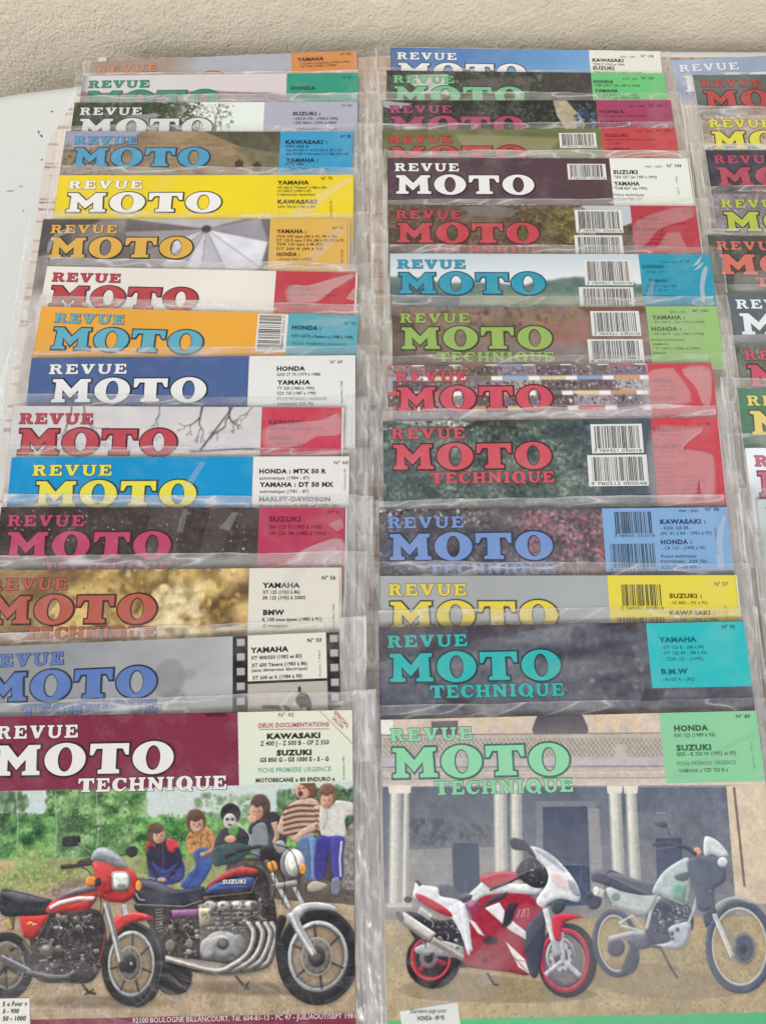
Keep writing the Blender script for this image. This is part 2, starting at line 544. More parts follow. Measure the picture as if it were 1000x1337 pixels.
    def leaves(s, rn, box, n, size, cols, al=.75, scale=9.0, thr=0.0):
        """leaf-sized flecks in light and dark clumps"""
        x0, y0, x1, y1 = box
        cols = np.asarray(cols, float) / 255.0
        px, py = rn.uniform(x0, x1, n), rn.uniform(y0, y1, n)
        t = fbm(px / scale, py / scale * 1.3, int(rn.integers(999)), 3)
        t = np.clip((t - .25) / .5, 0, 1)
        for i in np.argsort(t + rn.uniform(-.12, .12, n)):
            if t[i] < thr:
                continue
            c, = s.pix([(px[i], py[i])])
            e, = s.pix([(px[i] + rn.uniform(*size), py[i])])
            R = max(abs(e[0] - c[0]), .55)
            X0, X1, Y0, Y1 = max(int(c[0] - R), 0), min(int(c[0] + R) + 2, s.nx), max(int(c[1] - R), 0), min(int(c[1] + R) + 2, s.ny)
            if X1 <= X0 or Y1 <= Y0:
                continue
            yy, xx = np.mgrid[Y0:Y1, X0:X1]
            an = rn.uniform(0, 3.14)
            ca, sa = math.cos(an), math.sin(an)
            dx, dy = xx - c[0], yy - c[1]
            m = np.clip(1.35 - ((dx * ca + dy * sa) ** 2 + 2.6 * (dy * ca - dx * sa) ** 2) / R ** 2, 0, 1)[..., None] * al
            f = np.clip(t[i] * (len(cols) - 1) + rn.uniform(-.5, .5), 0, len(cols) - 1.001)
            k = int(f)
            col = cols[k] * (1 - f + k) + cols[k + 1] * (f - k)
            s.a[Y0:Y1, X0:X1] = s.a[Y0:Y1, X0:X1] * (1 - m) + col * m
    def clutter(s, rn, box, n, size, tones):
        """small metal pieces: fins, bolts, pipes, gaps"""
        x0, y0, x1, y1 = box
        for i in range(n):
            x, y, r = rn.uniform(x0, x1), rn.uniform(y0, y1), rn.uniform(*size)
            t = tones[int(rn.integers(len(tones)))]
            q = rn.integers(4)
            if q == 0:
                s.ell(x, y, r, r * rn.uniform(.6, 1), t, rn.uniform(0, 3), .85, 12)
                s.ell(x - r * .2, y - r * .3, r * .4, r * .3, (220, 218, 214), 0, .55, 8)
            elif q == 1:
                a = rn.uniform(-.4, .4)
                s.line([(x, y), (x + 2.4 * r * math.cos(a), y + 2.4 * r * math.sin(a))], r * .5, t, .9)
            elif q == 2:
                s.line([(x, y), (x + r, y + r * 1.5), (x + r * .6, y + r * 3)], r * .35, t, .85, None, True)
            else:
                s.poly([(x, y), (x + r * 1.4, y - r * .2), (x + r * 1.5, y + r), (x + r * .1, y + r * 1.1)], t, .85)
    def blur(s, n=1):
        for _ in range(n):
            p = np.pad(s.a, ((1, 1), (1, 1), (0, 0)), mode='edge')
            s.a = (p[1:-1, 1:-1] * 2 + p[:-2, 1:-1] + p[2:, 1:-1] + p[1:-1, :-2] + p[1:-1, 2:]) / 6.0
    def grainy(s, amt=0.05, sc=.6, seed=2):
        s.a *= 1 + amt * (fbm(s.U / sc, s.V / sc, seed, 2) - 0.5)[..., None] * 2

class Hom:
    """flat-to-flat map from drawing units to cover millimetres"""
    def __init__(s, h):
        s.M = np.array([[h[0], h[1], h[2]], [h[3], h[4], h[5]], [h[6], h[7], 1.0]])
        s.I = np.linalg.inv(s.M)
    def ap(s, M, x, y):
        w = M[2, 0] * x + M[2, 1] * y + M[2, 2]
        return (M[0, 0] * x + M[0, 1] * y + M[0, 2]) / w, (M[1, 0] * x + M[1, 1] * y + M[1, 2]) / w
    def __call__(s, p):
        return np.stack(s.ap(s.M, p[:, 0], p[:, 1]), 1)
    def inv(s, u, v):
        return s.ap(s.I, u, v)

def mix(a, b, t):
    t = t[..., None] if isinstance(t, np.ndarray) else t
    return (np.asarray(a, float) * (1 - t) + np.asarray(b, float) * t)

def A(*c):
    return np.array(c, float) / 255.0

sm = lambda x, a, b: np.clip((x - a) / (b - a), 0, 1)

# ------------------------------------------------------------------ wide slab-serif capitals of the title (unit height, y up)
def arc(cx, cy, rx, ry, a0, a1, n):
    return [(cx + rx * math.cos(math.radians(t)), cy + ry * math.sin(math.radians(t))) for t in np.linspace(a0, a1, n)]
E36 = np.linspace(0, 360, 33)[:-1]
def oval(cx, cy, rx, ry):
    return [(cx + rx * math.cos(math.radians(t)), cy + ry * math.sin(math.radians(t))) for t in E36]
GL = {
 'M': (1.68, [[(0, 1), (.42, 1), (.82, .58), (1.2, 1), (1.64, 1), (1.64, .88), (1.51, .85), (1.55, .15), (1.68, .12), (1.68, 0), (1.02, 0), (1.02, .12), (1.15, .15), (1.13, .52), (.80, .18), (.45, .54), (.46, .15), (.59, .12), (.59, 0), (0, 0), (0, .12), (.13, .15), (.15, .85), (0, .88)]]),
 'O': (1.54, [oval(.77, .5, .77, .55), oval(.77, .5, .27, .41)]),
 'T': (1.46, [[(0, 1), (1.46, 1), (1.46, .62), (1.34, .62), (1.22, .83), (.99, .83), (.99, .15), (1.13, .12), (1.13, 0), (.33, 0), (.33, .12), (.47, .15), (.47, .83), (.24, .83), (.12, .62), (0, .62)]]),
 'R': (1.42, [[(0, 1), (.80, 1)] + arc(.85, .74, .37, .26, 85, -62, 9) + [(1.22, .16), (1.42, .14), (1.42, 0), (.98, 0), (.66, .46), (.52, .46), (.52, .15), (.66, .13), (.66, 0), (0, 0), (0, .13), (.14, .15), (.14, .85), (0, .87)],
              [(.52, .84), (.72, .84)] + arc(.74, .73, .13, .11, 85, -85, 6) + [(.52, .62)]]),
 'E': (1.28, [[(0, 1), (1.2, 1), (1.2, .64), (1.08, .64), (.98, .83), (.52, .83), (.52, .6), (.72, .6), (.76, .7), (.86, .7), (.86, .34), (.76, .34), (.72, .44), (.52, .44), (.52, .17), (1.02, .17), (1.14, .38), (1.28, .38), (1.28, 0), (0, 0), (0, .13), (.14, .15), (.14, .85), (0, .87)]]),
 'V': (1.46, [[(0, 1), (.66, 1), (.66, .87), (.55, .85), (.80, .36), (1.0, .85), (.88, .87), (.88, 1), (1.46, 1), (1.46, .87), (1.32, .85), (.88, 0), (.56, 0), (.12, .85), (0, .87)]]),
 'U': (1.46, [[(0, 1), (.64, 1), (.64, .87), (.50, .85), (.50, .36)] + arc(.77, .34, .27, .20, 180, 350, 7) + [(1.05, .85), (.9, .87), (.9, 1), (1.46, 1), (1.46, .87), (1.32, .85), (1.32, .34)] + arc(.73, .34, .59, .37, -2, -178, 11) + [(.14, .85), (0, .87)]]),
 'C': (1.34, [[(1.30, .98), (1.30, .62), (1.18, .62)] + arc(.76, .62, .36, .24, 15, 115, 7) + arc(.78, .5, .30, .34, 140, 235, 7) + arc(.80, .40, .36, .24, 250, 330, 6) + [(1.22, .36), (1.34, .30)] + arc(.72, .42, .58, .44, -25, -115, 8) + arc(.72, .5, .72, .53, 235, 110, 11) + [(1.02, .99), (1.18, .93), (1.22, .98)]]),
 'H': (1.52, [[(0, 1), (.66, 1), (.66, .87), (.52, .85), (.52, .59), (1.0, .59), (1.0, .85), (.86, .87), (.86, 1), (1.52, 1), (1.52, .87), (1.38, .85), (1.38, .15), (1.52, .13), (1.52, 0), (.86, 0), (.86, .13), (1.0, .15), (1.0, .41), (.52, .41), (.52, .15), (.66, .13), (.66, 0), (0, 0), (0, .13), (.14, .15), (.14, .85), (0, .87)]]),
 'N': (1.54, [[(0, 1), (.50, 1), (1.06, .46), (1.06, .85), (.92, .87), (.92, 1), (1.54, 1), (1.54, .87), (1.40, .85), (1.40, 0), (1.10, 0), (.44, .62), (.44, .15), (.58, .13), (.58, 0), (0, 0), (0, .13), (.14, .15), (.14, .85), (0, .87)]]),
 'I': (.72, [[(0, 1), (.72, 1), (.72, .87), (.56, .85), (.56, .15), (.72, .13), (.72, 0), (0, 0), (0, .13), (.16, .15), (.16, .85), (0, .87)]]),
 'Q': (1.54, [arc(.77, .5, .77, .55, -22, 280, 28) + [(.92, -.04), (1.04, .10), (1.22, -.12), (1.50, -.10), (1.54, .06), (1.38, .08)], oval(.77, .5, .27, .39)]),
}
def spoly(p):
    p = np.array(p)
    q = np.roll(p, -1, 0)
    return 0.5 * (p[:, 0] * q[:, 1] - q[:, 0] * p[:, 1]).sum()
def inflate(p, d):
    """move a closed outline outwards by d (inwards when negative)"""
    p = np.array(p, float)
    if spoly(p) < 0:
        p = p[::-1]
    e0 = p - np.roll(p, 1, 0)
    e1 = np.roll(p, -1, 0) - p
    e0 /= np.linalg.norm(e0, axis=1)[:, None] + 1e-12
    e1 /= np.linalg.norm(e1, axis=1)[:, None] + 1e-12
    n0 = np.stack([e0[:, 1], -e0[:, 0]], 1)
    n1 = np.stack([e1[:, 1], -e1[:, 0]], 1)
    m = n0 + n1
    k = np.clip(1 + (n0 * n1).sum(1), 0.45, None)[:, None]
    return p + m / k * d

class Prints:
    """flat printed shapes of one part, later laid on the bent cover"""
    def __init__(s):
        s.v, s.f, s.c = [], [], []
    def add(s, polys, col, off):
        base = len(s.v)
        vl = [[Vector((float(x), float(y), 0)) for x, y in p] for p in polys]
        tris = tessellate_polygon(vl)
        for p in polys:
            s.v += [(float(x), float(y), off) for x, y in p]
            s.c += [col] * len(p)
        flat = [q for p in polys for q in p]
        for t in tris:
            a, b, c = (flat[i] for i in t)
            ar = (b[0] - a[0]) * (c[1] - a[1]) - (c[0] - a[0]) * (b[1] - a[1])
            # v runs down the page, so a positive area here faces down
            s.f.append(tuple(base + i for i in (t if ar < 0 else t[::-1])))
    def rect(s, u0, v0, u1, v1, col, off, step=4.0):
        n = max(1, int(math.ceil((v1 - v0) / step)))
        base = len(s.v)
        for i in range(n + 1):
            v = v0 + (v1 - v0) * i / n
            s.v += [(u0, v, off), (u1, v, off)]
            s.c += [col] * 2
        for i in range(n):
            k = base + 2 * i
            s.f.append((k, k + 2, k + 3, k + 1))
    def tri(s, verts, faces, col, off):
        base = len(s.v)
        s.v += [(x, y, off) for x, y in verts]
        s.c += [col] * len(verts)
        s.f += [tuple(base + i for i in f) for f in faces]

def word(pr, text, u0, v0, u1, v1, fill, out=None, ow=0.6, gap=.10):
    """title word between (u0, v0) and (u1, v1)"""
    tot = sum(GL[c][0] for c in text) + gap * (len(text) - 1)
    kx, ky = (u1 - u0) / tot, (v1 - v0)
    x = 0.0
    for c in text:
        w, cs = GL[c]
        P = [[(u0 + (x + a) * kx, v1 - b * ky) for a, b in p] for p in cs]
        if out is not None:
            o = [inflate(P[0], ow)] + [inflate(p, -ow * 0.55) for p in P[1:]]
            pr.add([[(a + ow * .18, b + ow * .12) for a, b in q] for q in o], out, 0.12)
        pr.add(P, fill, 0.24)
        x += w + gap

# small type: the built-in font, fitted to a line's width
_tc = {}
def type_mesh(text, bold):
    key = (text, bold)
    if key not in _tc:
        cu = bpy.data.curves.new('type', 'FONT')
        cu.body = text
        cu.resolution_u = 2
        cu.offset = bold
        cu.space_character = 1.0 + bold * 2.2
        ob = bpy.data.objects.new('type', cu)
        COL.objects.link(ob)
        dg = bpy.context.evaluated_depsgraph_get()
        me = ob.evaluated_get(dg).to_mesh()
        v = [(q.co.x, q.co.y) for q in me.vertices]
        f = []
        for p in me.polygons:
            t = list(p.vertices)
            ar = sum(v[t[i]][0] * v[t[(i + 1) % len(t)]][1] - v[t[(i + 1) % len(t)]][0] * v[t[i]][1] for i in range(len(t)))
            f.append(t if ar > 0 else t[::-1])
        ob.evaluated_get(dg).to_mesh_clear()
        bpy.data.objects.remove(ob)
        bpy.data.curves.remove(cu)
        xs = [q[0] for q in v] or [0, 1]
        _tc[key] = (v, f, min(xs), max(xs))
    return _tc[key]

def type_line(pr, text, u0, u1, vb, cap, col, bold=.0, off=0.24, ang=0.0):
    v, f, a, b = type_mesh(text, bold)
    kx, ky = (u1 - u0) / (b - a), cap / 0.727
    c, s = math.cos(ang), math.sin(ang)
    pts = []
    for x, y in v:
        X, Y = (x - a) * kx, -y * ky
        pts.append((u0 + X * c - Y * s, vb + X * s + Y * c))
    pr.tri(pts, f, col, off)

# ------------------------------------------------------------------ pictures printed on the covers
RN = np.random.default_rng(3)
GREENS = [(70, 100, 60), (45, 70, 45), (95, 120, 75), (30, 48, 34)]

def strip(w, vis, ppm=2.1):
    return Canvas(w, vis, ppm)

def art_plain(c, col, amt=.02):
    c.fill(A(*col) * np.ones_like(c.a))
    c.a *= 1 + amt * (fbm(c.U / 40, c.V / 30, 5, 2) - .5)[..., None]

def art_speckle(c, base, cols, n, size=(.4, 1.6), al=.6, seed=1):
    rn = np.random.default_rng(seed)
    c.fill(A(*base) * (0.75 + .5 * fbm(c.U / 22, c.V / 14, seed, 4))[..., None])
    c.dabs(rn, (0, 0, c.w, c.h), n, size, cols, al)
    c.blur(1)

def art_a0(c):
    t = sm(c.U, 60, 85)
    c.fill(mix(A(158, 140, 132), A(166, 171, 184), t))
    c.a *= 1 + .10 * (fbm(c.U / 18, c.V / 9, 2) - .5)[..., None]
def art_a1(c):
    c.fill(mix(A(204, 206, 208), A(208, 200, 206), sm(c.U, 20, 120)))
    h = 13.5 + 3.5 * fbm(c.U / 22, c.U * 0, 3, 3) + 2.5 * sm(c.U, 100, 150)
    c.a = mix(c.a, A(142, 120, 136) * (0.85 + .3 * fbm(c.U / 6, c.V / 3, 8))[..., None], sm(c.V - h, 0, 1.5))
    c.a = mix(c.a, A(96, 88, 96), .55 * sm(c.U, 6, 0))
def art_a2(c):
    c.fill(mix(A(52, 66, 50), A(222, 232, 228), sm(c.U + 9 * fbm(c.U / 9, c.V / 9, 4), 78, 92)))
    rn = np.random.default_rng(4)
    c.leaves(rn, (0, 0, 92, c.h), 1100, (.6, 1.7), [(30, 40, 32), (50, 64, 48), (84, 96, 74), (124, 132, 112)])
    c.dabs(rn, (60, 0, 118, c.h), 300, (.4, 1.3), [(60, 66, 48), (120, 126, 112), (200, 208, 200), (82, 78, 64)], .7)
    for i in range(7):
        x = rn.uniform(80, 120)
        c.line([(x, c.h), (x + rn.uniform(-3, 3), 14), (x + rn.uniform(-9, 9), 2)], .8, (96, 90, 78), .8, .3)
    c.poly([(40, 12), (62, 10), (64, c.h), (38, c.h)], (176, 176, 178), .7)
    c.blur()
def art_a3(c):
    c.fill(A(142, 124, 98) * (.80 + .40 * fbm(c.U / 9, c.V / 5, 12, 4))[..., None])
    c.poly([(0, 0), (56, 0), (40, 12), (0, 16)], (150, 158, 186), .9)
    rn = np.random.default_rng(9)
    c.dabs(rn, (0, 12, 40, c.h), 160, (.7, 2), [(104, 92, 86), (140, 126, 110), (84, 78, 78)], .7)
    c.poly([(100, 0), (157, 0), (157, 20), (128, 14)], (84, 84, 70), .95, (.4, 5))
    c.poly([(120, 13), (157, 19), (157, c.h), (146, c.h), (132, 22)], (112, 108, 88), .9, (.3, 4))
    for x, y in ((124, 24), (137, 26), (70, 22)):
        c.poly([(x, y + 8), (x, y + 3), (x + 3, y), (x + 6, y + 3), (x + 6, y + 8)], (58, 50, 42), .85)
    for i in range(8):
        c.line([(60, 6 + i * 4.5), (150, 8 + i * 4.8)], .35, (96, 84, 66), .5)
    c.blur()
def art_a5(c):
    c.fill(mix(A(98, 92, 92), A(130, 126, 130), fbm(c.U / 20, c.V / 20, 3, 3)))
    c.poly([(0, 0), (40, 0), (20, 20), (0, 30)], (74, 72, 76), .8)
    c.poly([(20, 6), (60, 0), (80, 0), (40, 18), (24, 30)], (150, 146, 146), .5)
    hub = (113, 8)
    cols = [(104, 98, 100), (150, 144, 148), (196, 196, 206), (176, 172, 182), (206, 208, 220), (186, 184, 196), (214, 216, 228), (222, 224, 234), (150, 148, 158)]
    ang = [200, 178, 156, 134, 112, 92, 66, 40, 14, -14]
    rad = [58, 56, 52, 50, 48, 47, 46, 50, 44, 38]
    for i in range(9):
        a0, a1 = math.radians(ang[i]), math.radians(ang[i + 1])
        p = [hub, (hub[0] + rad[i] * math.cos(a0), hub[1] + rad[i] * math.sin(a0) * .95), (hub[0] + rad[i + 1] * math.cos(a1), hub[1] + rad[i + 1] * math.sin(a1) * .95)]
        c.poly(p, cols[i])
        c.line([hub, p[1]], .35, (70, 68, 74), .8)
    c.poly([(113, 8), (60, 0), (150, -4)], (190, 190, 198), .8)
    c.ell(113, 8, 3.4, 3.0, (70, 66, 66))
    c.poly([(60, 22), (92, 20), (82, 48), (60, 48)], (108, 96, 90), .65)
    c.a *= 1 + .22 * (fbm(c.U / 14, c.V / 10, 6, 3) - .5)[..., None]
    c.blur(3)
def art_a9(c):
    c.fill(A(206, 204, 206) * (.93 + .12 * fbm(c.U / 12, c.V / 8, 4))[..., None])
    rn = np.random.default_rng(14)
    def br(x, y, a, L, w, d):
        x1, y1 = x + L * math.cos(a), y + L * math.sin(a)
        xm, ym = (x + x1) / 2 + rn.uniform(-1, 1), (y + y1) / 2 + rn.uniform(-1, 1)
        c.line([(x, y), (xm, ym), (x1, y1)], w, (58, 50, 52), .85, w * .6)
        if d:
            for k in range(2 if d > 1 else 3):
                br(x1, y1, a + rn.uniform(-.7, .7), L * rn.uniform(.55, .85), w * .62, d - 1)
    for x, a, L, w in ((36, 1.6, 12, .9), (44, 1.4, 11, .9), (118, 1.7, 10, 1.6), (134, 1.5, 9, 1.6), (176, 1.7, 9, 1.0), (150, 2.1, 8, .8), (90, 1.4, 8, .7)):
        br(x, -3, a, L, w, 4)
    c.line([(232 * .48, 60 * .48), (150, 27), (168, 30), (182, 27)], 1.2, (60, 54, 56), .9, .6, True)
    c.line([(118, 28), (126, 16), (134, 4), (138, -2)], 1.2, (60, 54, 56), .9, .6, True)
    c.blur()
def art_a11(c):
    _a11(c)
    c.grainy(.16, 1.0, 4)
def _a11(c):
    art_speckle(c, (66, 58, 56), [(40, 38, 38), (92, 84, 80), (120, 110, 104), (54, 50, 48)], 500, (.4, 1.8), .5, 5)
    rn = np.random.default_rng(2)
    c.dabs(rn, (4, 2, 150, 40), 70, (.25, .6), [(190, 186, 180)], .8)
    c.poly([(90, 0), (110, 0), (104, 40), (84, 40)], (110, 102, 98), .35)
    c.poly([(126, 0), (140, 0), (132, 34), (118, 40)], (112, 106, 102), .3)
def art_a12(c):
    f = fbm(c.U / 12, c.V / 12, 7, 5)
    c.fill(mix(A(96, 74, 44), A(214, 186, 122), sm(f, .28, .72)))
    rn = np.random.default_rng(6)
    c.dabs(rn, (0, 0, 156, c.h), 420, (.5, 2.6), [(186, 152, 84), (120, 92, 50), (230, 208, 150), (160, 124, 66), (206, 176, 110)], .55)
    c.poly([(0, 0), (60, 0), (30, 40), (0, 44)], (132, 106, 80), .55)
    c.dabs(rn, (100, 10, 130, 46), 120, (1, 4), [(232, 216, 170), (240, 226, 186)], .4)
    c.grainy(.10, .8)
    c.blur()
def art_a13(c):
    c.fill(mix(A(140, 143, 148), A(176, 178, 180), sm(c.U + 30 * fbm(c.U / 30, c.V / 20, 5, 3), 40, 180)))
    c.a *= 1 + .12 * (fbm(c.U / 16, c.V / 8, 3) - .5)[..., None]
    c.ell(110, 22, 9, 11, (112, 112, 114), .2, .4)
    c.ell(114, 42, 9, 14, (112, 112, 114), 0, .4)
    c.ell(120, 20, 6, 3, (118, 118, 120), 0, .3)
    c.blur(7)
    # strip of negative film printed round the list of models
    for x in (146, 199):
        c.poly([(x, 0), (x + 8.5, 0), (x + 8.5, 50), (x, 50)], (38, 34, 36))
        for k in range(7):
            y = 1.6 + k * 8.1
            c.poly(closed_spline([(x + 2.3, y), (x + 6.8, y), (x + 6.8, y + 4.2), (x + 2.3, y + 4.2)], 1), (176, 172, 166))
    c.poly([(154.5, 26), (199, 26), (199, 50), (154.5, 50)], [(178, 172, 162), (192, 186, 174)])
    c.poly([(154.5, 25.4), (199, 25.4), (199, 26.8), (154.5, 26.8)], (40, 36, 36))
    c.curve([(163, 38.6), (172, 39.2), (176, 39.6), (178, 42), (170, 41), (163, 40.4)], (56, 50, 48))
    c.curve([(178, 44), (180, 38), (184, 37), (188, 38), (186, 44)], (208, 204, 196))
    c.curve([(181, 37), (184, 33), (188, 34), (190, 39), (189, 44), (185, 42)], (62, 56, 54))
    c.ell(183.5, 31, .9, 1.8, (58, 52, 50))
    c.ell(186, 42, 1.2, 1.4, (230, 228, 220))

def art_b0(c):
    c.fill(mix(A(70, 112, 170), A(112, 160, 208), sm(c.U, 10, 150)))
    c.a = mix(c.a, A(168, 196, 222), .35 * sm(c.V, 12, 30))
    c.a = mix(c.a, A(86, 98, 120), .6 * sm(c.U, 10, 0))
def art_b1(c):
    art_speckle(c, (62, 66, 62), [(40, 46, 42), (90, 92, 88), (70, 62, 58), (48, 58, 46)], 420, (.6, 2.6), .6, 3)
    c.leaves(np.random.default_rng(2), (0, 0, 156, 36), 1500, (.6, 1.6), [(30, 36, 34), (52, 58, 54), (84, 90, 82), (120, 124, 112)])
    c.poly([(18, 4), (46, 3), (47, 22), (32, 22), (17, 12)], (206, 214, 208), .85, (.3, 3))
    c.poly([(120, 0), (156, 0), (156, 30), (112, 30)], (74, 66, 68), .7)
    c.poly([(60, 8), (110, 4), (104, 30), (70, 30)], (104, 96, 94), .5)
    c.blur()
def art_b2(c):
    art_speckle(c, (40, 46, 42), [(28, 32, 30), (60, 66, 62), (48, 56, 46), (84, 90, 88)], 500, (.5, 2.2), .6, 8)
    c.leaves(np.random.default_rng(3), (0, 0, 126, 36), 1300, (.5, 1.5), [(24, 28, 28), (40, 46, 42), (66, 74, 66), (96, 104, 98)])
    c.poly([(0, 0), (22, 3), (10, 9), (0, 6)], (186, 190, 196), .8)
    c.poly([(126, 0), (136, 0), (146, 16), (151, 32), (136, 32), (128, 14)], (178, 166, 142), .95, (.35, 3))
    c.dabs(np.random.default_rng(1), (142, 3, 157, 26), 60, (.6, 1.8), [(60, 88, 140), (92, 120, 168), (40, 56, 90), (150, 170, 200)], .8)
    c.poly([(0, 14), (14, 22), (14, 32), (0, 32)], (70, 96, 66), .6)
    c.blur()
def art_b3(c):
    c.fill(mix(A(86, 92, 62), A(120, 130, 84), fbm(c.U / 26, c.V / 9, 4, 3)))
    c.poly([(52, 4), (130, 8), (120, 20), (60, 18)], (162, 152, 116), .6)
    c.poly([(0, 22), (160, 24), (160, 40), (0, 40)], (92, 104, 62), .6)
    c.blur(8)
def art_b5(c):
    art_speckle(c, (98, 84, 72), [(62, 52, 46), (120, 104, 84), (84, 82, 66), (50, 44, 44), (140, 124, 104)], 700, (.5, 2.2), .6, 13)
    c.poly([(134, 0), (168, 0), (168, 14), (150, 22), (138, 8)], (190, 200, 208), .95)
    c.poly([(128, 2), (144, 0), (142, 30), (128, 34)], (178, 186, 192), .6)
    rn = np.random.default_rng(8)
    c.leaves(rn, (0, 0, 128, 46), 1700, (.5, 1.6), [(48, 40, 38), (84, 70, 58), (122, 104, 82), (154, 138, 112)], .6, 12)
    c.leaves(rn, (92, 3, 138, 46), 1200, (.5, 1.5), [(52, 50, 34), (86, 84, 46), (126, 116, 60), (160, 146, 84)], .8, 7, .12)
    c.poly([(0, 18), (50, 24), (50, 50), (0, 50)], (62, 50, 46), .5, (.4, 4))
    c.poly([(50, 2), (70, 0), (92, 4), (84, 10), (58, 9)], (124, 120, 118), .7)
    c.blur()
def art_b6(c):
    c.fill(mix(A(186, 202, 214), A(220, 226, 230), sm(c.V + c.U * .02, 0, 20)))
    h = 22 - 5 * sm(c.U, 90, 125) + 5 * sm(c.U, 150, 165) + 4 * (fbm(c.U / 14, c.U * 0, 2, 3) - .5) - 6 * sm(c.U, 40, 0)
    c.a = mix(c.a, A(96, 120, 116) * (.8 + .4 * fbm(c.U / 5, c.V / 4, 8))[..., None], sm(c.V - h, 0, 2))
    c.a = mix(c.a, A(150, 158, 130), .8 * sm(c.V, 29, 33))
    c.poly([(0, 24), (24, 27), (46, 34), (46, 50), (0, 50)], (70, 92, 110), .7, (.3, 4))
    c.blur(2)
def art_b7(c):
    f = fbm(c.U / 15, c.V / 8, 9, 4)
    c.fill(mix(A(96, 84, 78), A(164, 138, 128), f))
    rn = np.random.default_rng(5)
    c.dabs(rn, (0, 0, 120, 24), 300, (.6, 2.2), [(112, 92, 66), (150, 122, 92), (84, 70, 60), (134, 112, 70)], .5)
    c.poly([(92, 12), (128, 8), (126, 26), (104, 30)], (176, 116, 110), .4)
    c.poly([(60, 26), (165, 30), (165, 50), (50, 50)], (132, 126, 132), .5)
    c.poly([(120, 0), (165, 0), (165, 5), (130, 6)], (110, 70, 48), .7)
    c.poly([(0, 6), (14, 10), (16, 50), (0, 50)], (72, 62, 58), .5)
    c.blur(2)
def art_b8(c):
    art_plain(c, (170, 160, 164))
    rn = np.random.default_rng(6)
    cw, rh = 23.5, 10.2
    for j in range(6):
        for i in range(8):
            x, y = i * cw + (j % 2) * 3, j * rh - 2
            base = rn.uniform(90, 180)
            tint = np.array([base, base * rn.uniform(.85, 1), base * rn.uniform(.85, 1.05)])
            c.poly([(x, y), (x + cw - .5, y), (x + cw - .5, y + rh - .4), (x, y + rh - .4)], tint)
            c.dabs(rn, (x, y + 3, x + cw - 1, y + rh - 1), 60, (.3, .9), [(70, 62, 70), (210, 205, 205), (150, 84, 76), (100, 100, 120), (190, 150, 110), (50, 48, 54)], .75)
            c.poly([(x, y), (x + cw - 8, y), (x + cw - 8, y + 2.6), (x, y + 2.6)], [(206, 150, 110), (226, 210, 160), (200, 96, 84), (110, 120, 96), (140, 170, 205), (90, 80, 90)][int(rn.integers(6))], .9)
            c.poly([(x + cw - 8, y), (x + cw - .8, y), (x + cw - .8, y + 2.8), (x + cw - 8, y + 2.8)], (236, 234, 230))
    c.dabs(rn, (0, 20, 160, 50), 60, (.5, 1.3), [(230, 226, 226), (60, 50, 60)], .8)
    c.blur()
def art_b9(c):
    art_speckle(c, (78, 92, 92), [(56, 66, 66), (104, 118, 112), (80, 90, 78), (50, 56, 60), (124, 136, 132)], 900, (.5, 1.8), .5, 21)
    rn = np.random.default_rng(7)
    c.a = mix(c.a, A(72, 84, 98), .75 * sm(c.U, 95, 130))
    c.dabs(rn, (20, 6, 100, 24), 260, (.4, 1.3), [(92, 112, 88), (70, 92, 70), (130, 140, 124)], .5)
    c.dabs(rn, (30, 16, 100, 40), 120, (.4, 1.0), [(150, 104, 116), (120, 90, 98)], .5)
    c.poly([(6, 0), (60, 0), (50, 4), (20, 3)], (206, 206, 204), .6)
    c.dabs(rn, (0, 0, 60, 6), 60, (.4, 1.4), [(220, 222, 222), (40, 42, 40), (90, 90, 84)], .8)
    c.poly([(48, 0), (92, 0), (84, 6), (60, 4)], (60, 48, 42), .7)
    c.poly([(0, 26), (30, 20), (46, 52), (0, 52)], (62, 78, 88), .45, (.3, 3))
    c.leaves(rn, (0, 2, 132, 60), 2600, (.5, 1.6), [(46, 54, 54), (72, 86, 80), (104, 124, 106), (146, 162, 146)], .7, 10)
    c.dabs(rn, (0, 4, 130, 52), 200, (.3, 1.0), [(128, 146, 132), (54, 66, 60), (96, 116, 100), (44, 50, 50), (150, 160, 150)], .5)
    c.grainy(.16, .9, 4)
    c.dabs(rn, (2, 26, 150, 50), 90, (.4, 1.6), [(150, 160, 158), (104, 120, 122)], .45)
    c.blur()
def art_b10(c):
    art_speckle(c, (84, 82, 90), [(60, 64, 72), (104, 96, 104), (70, 80, 70), (120, 90, 102)], 700, (.5, 1.8), .5, 31)
    rn = np.random.default_rng(10)
    c.dabs(rn, (84, 2, 136, 40), 420, (.5, 1.6), [(170, 104, 122), (140, 90, 104), (186, 140, 150), (100, 100, 92), (152, 70, 84)], .55)
    c.poly([(0, 20), (30, 26), (50, 44), (0, 44)], (66, 78, 100), .75, (.3, 4))
    c.curve([(30, 26), (44, 22), (56, 36), (50, 44), (34, 44)], (52, 48, 54), .75)
    c.dabs(rn, (0, 0, 60, 9), 70, (.4, 1.3), [(222, 226, 228), (40, 42, 42)], .8)
    c.dabs(rn, (60, 16, 130, 44), 60, (.4, 1.0), [(200, 170, 176), (220, 214, 214)], .6)
    c.leaves(rn, (0, 2, 134, 46), 1900, (.5, 1.5), [(52, 52, 58), (84, 84, 86), (120, 114, 116), (168, 150, 158)], .6, 9)
    c.leaves(rn, (82, 2, 134, 46), 700, (.5, 1.5), [(120, 70, 84), (160, 100, 116), (196, 150, 160)], .7, 6, .3)
    c.dabs(rn, (0, 2, 134, 42), 160, (.3, .9), [(58, 62, 60), (130, 126, 130), (96, 100, 92), (150, 120, 130)], .45)
    c.grainy(.14, .8, 4)
    c.blur()
def art_b11(c):
    art_plain(c, (163, 168, 170), .06)
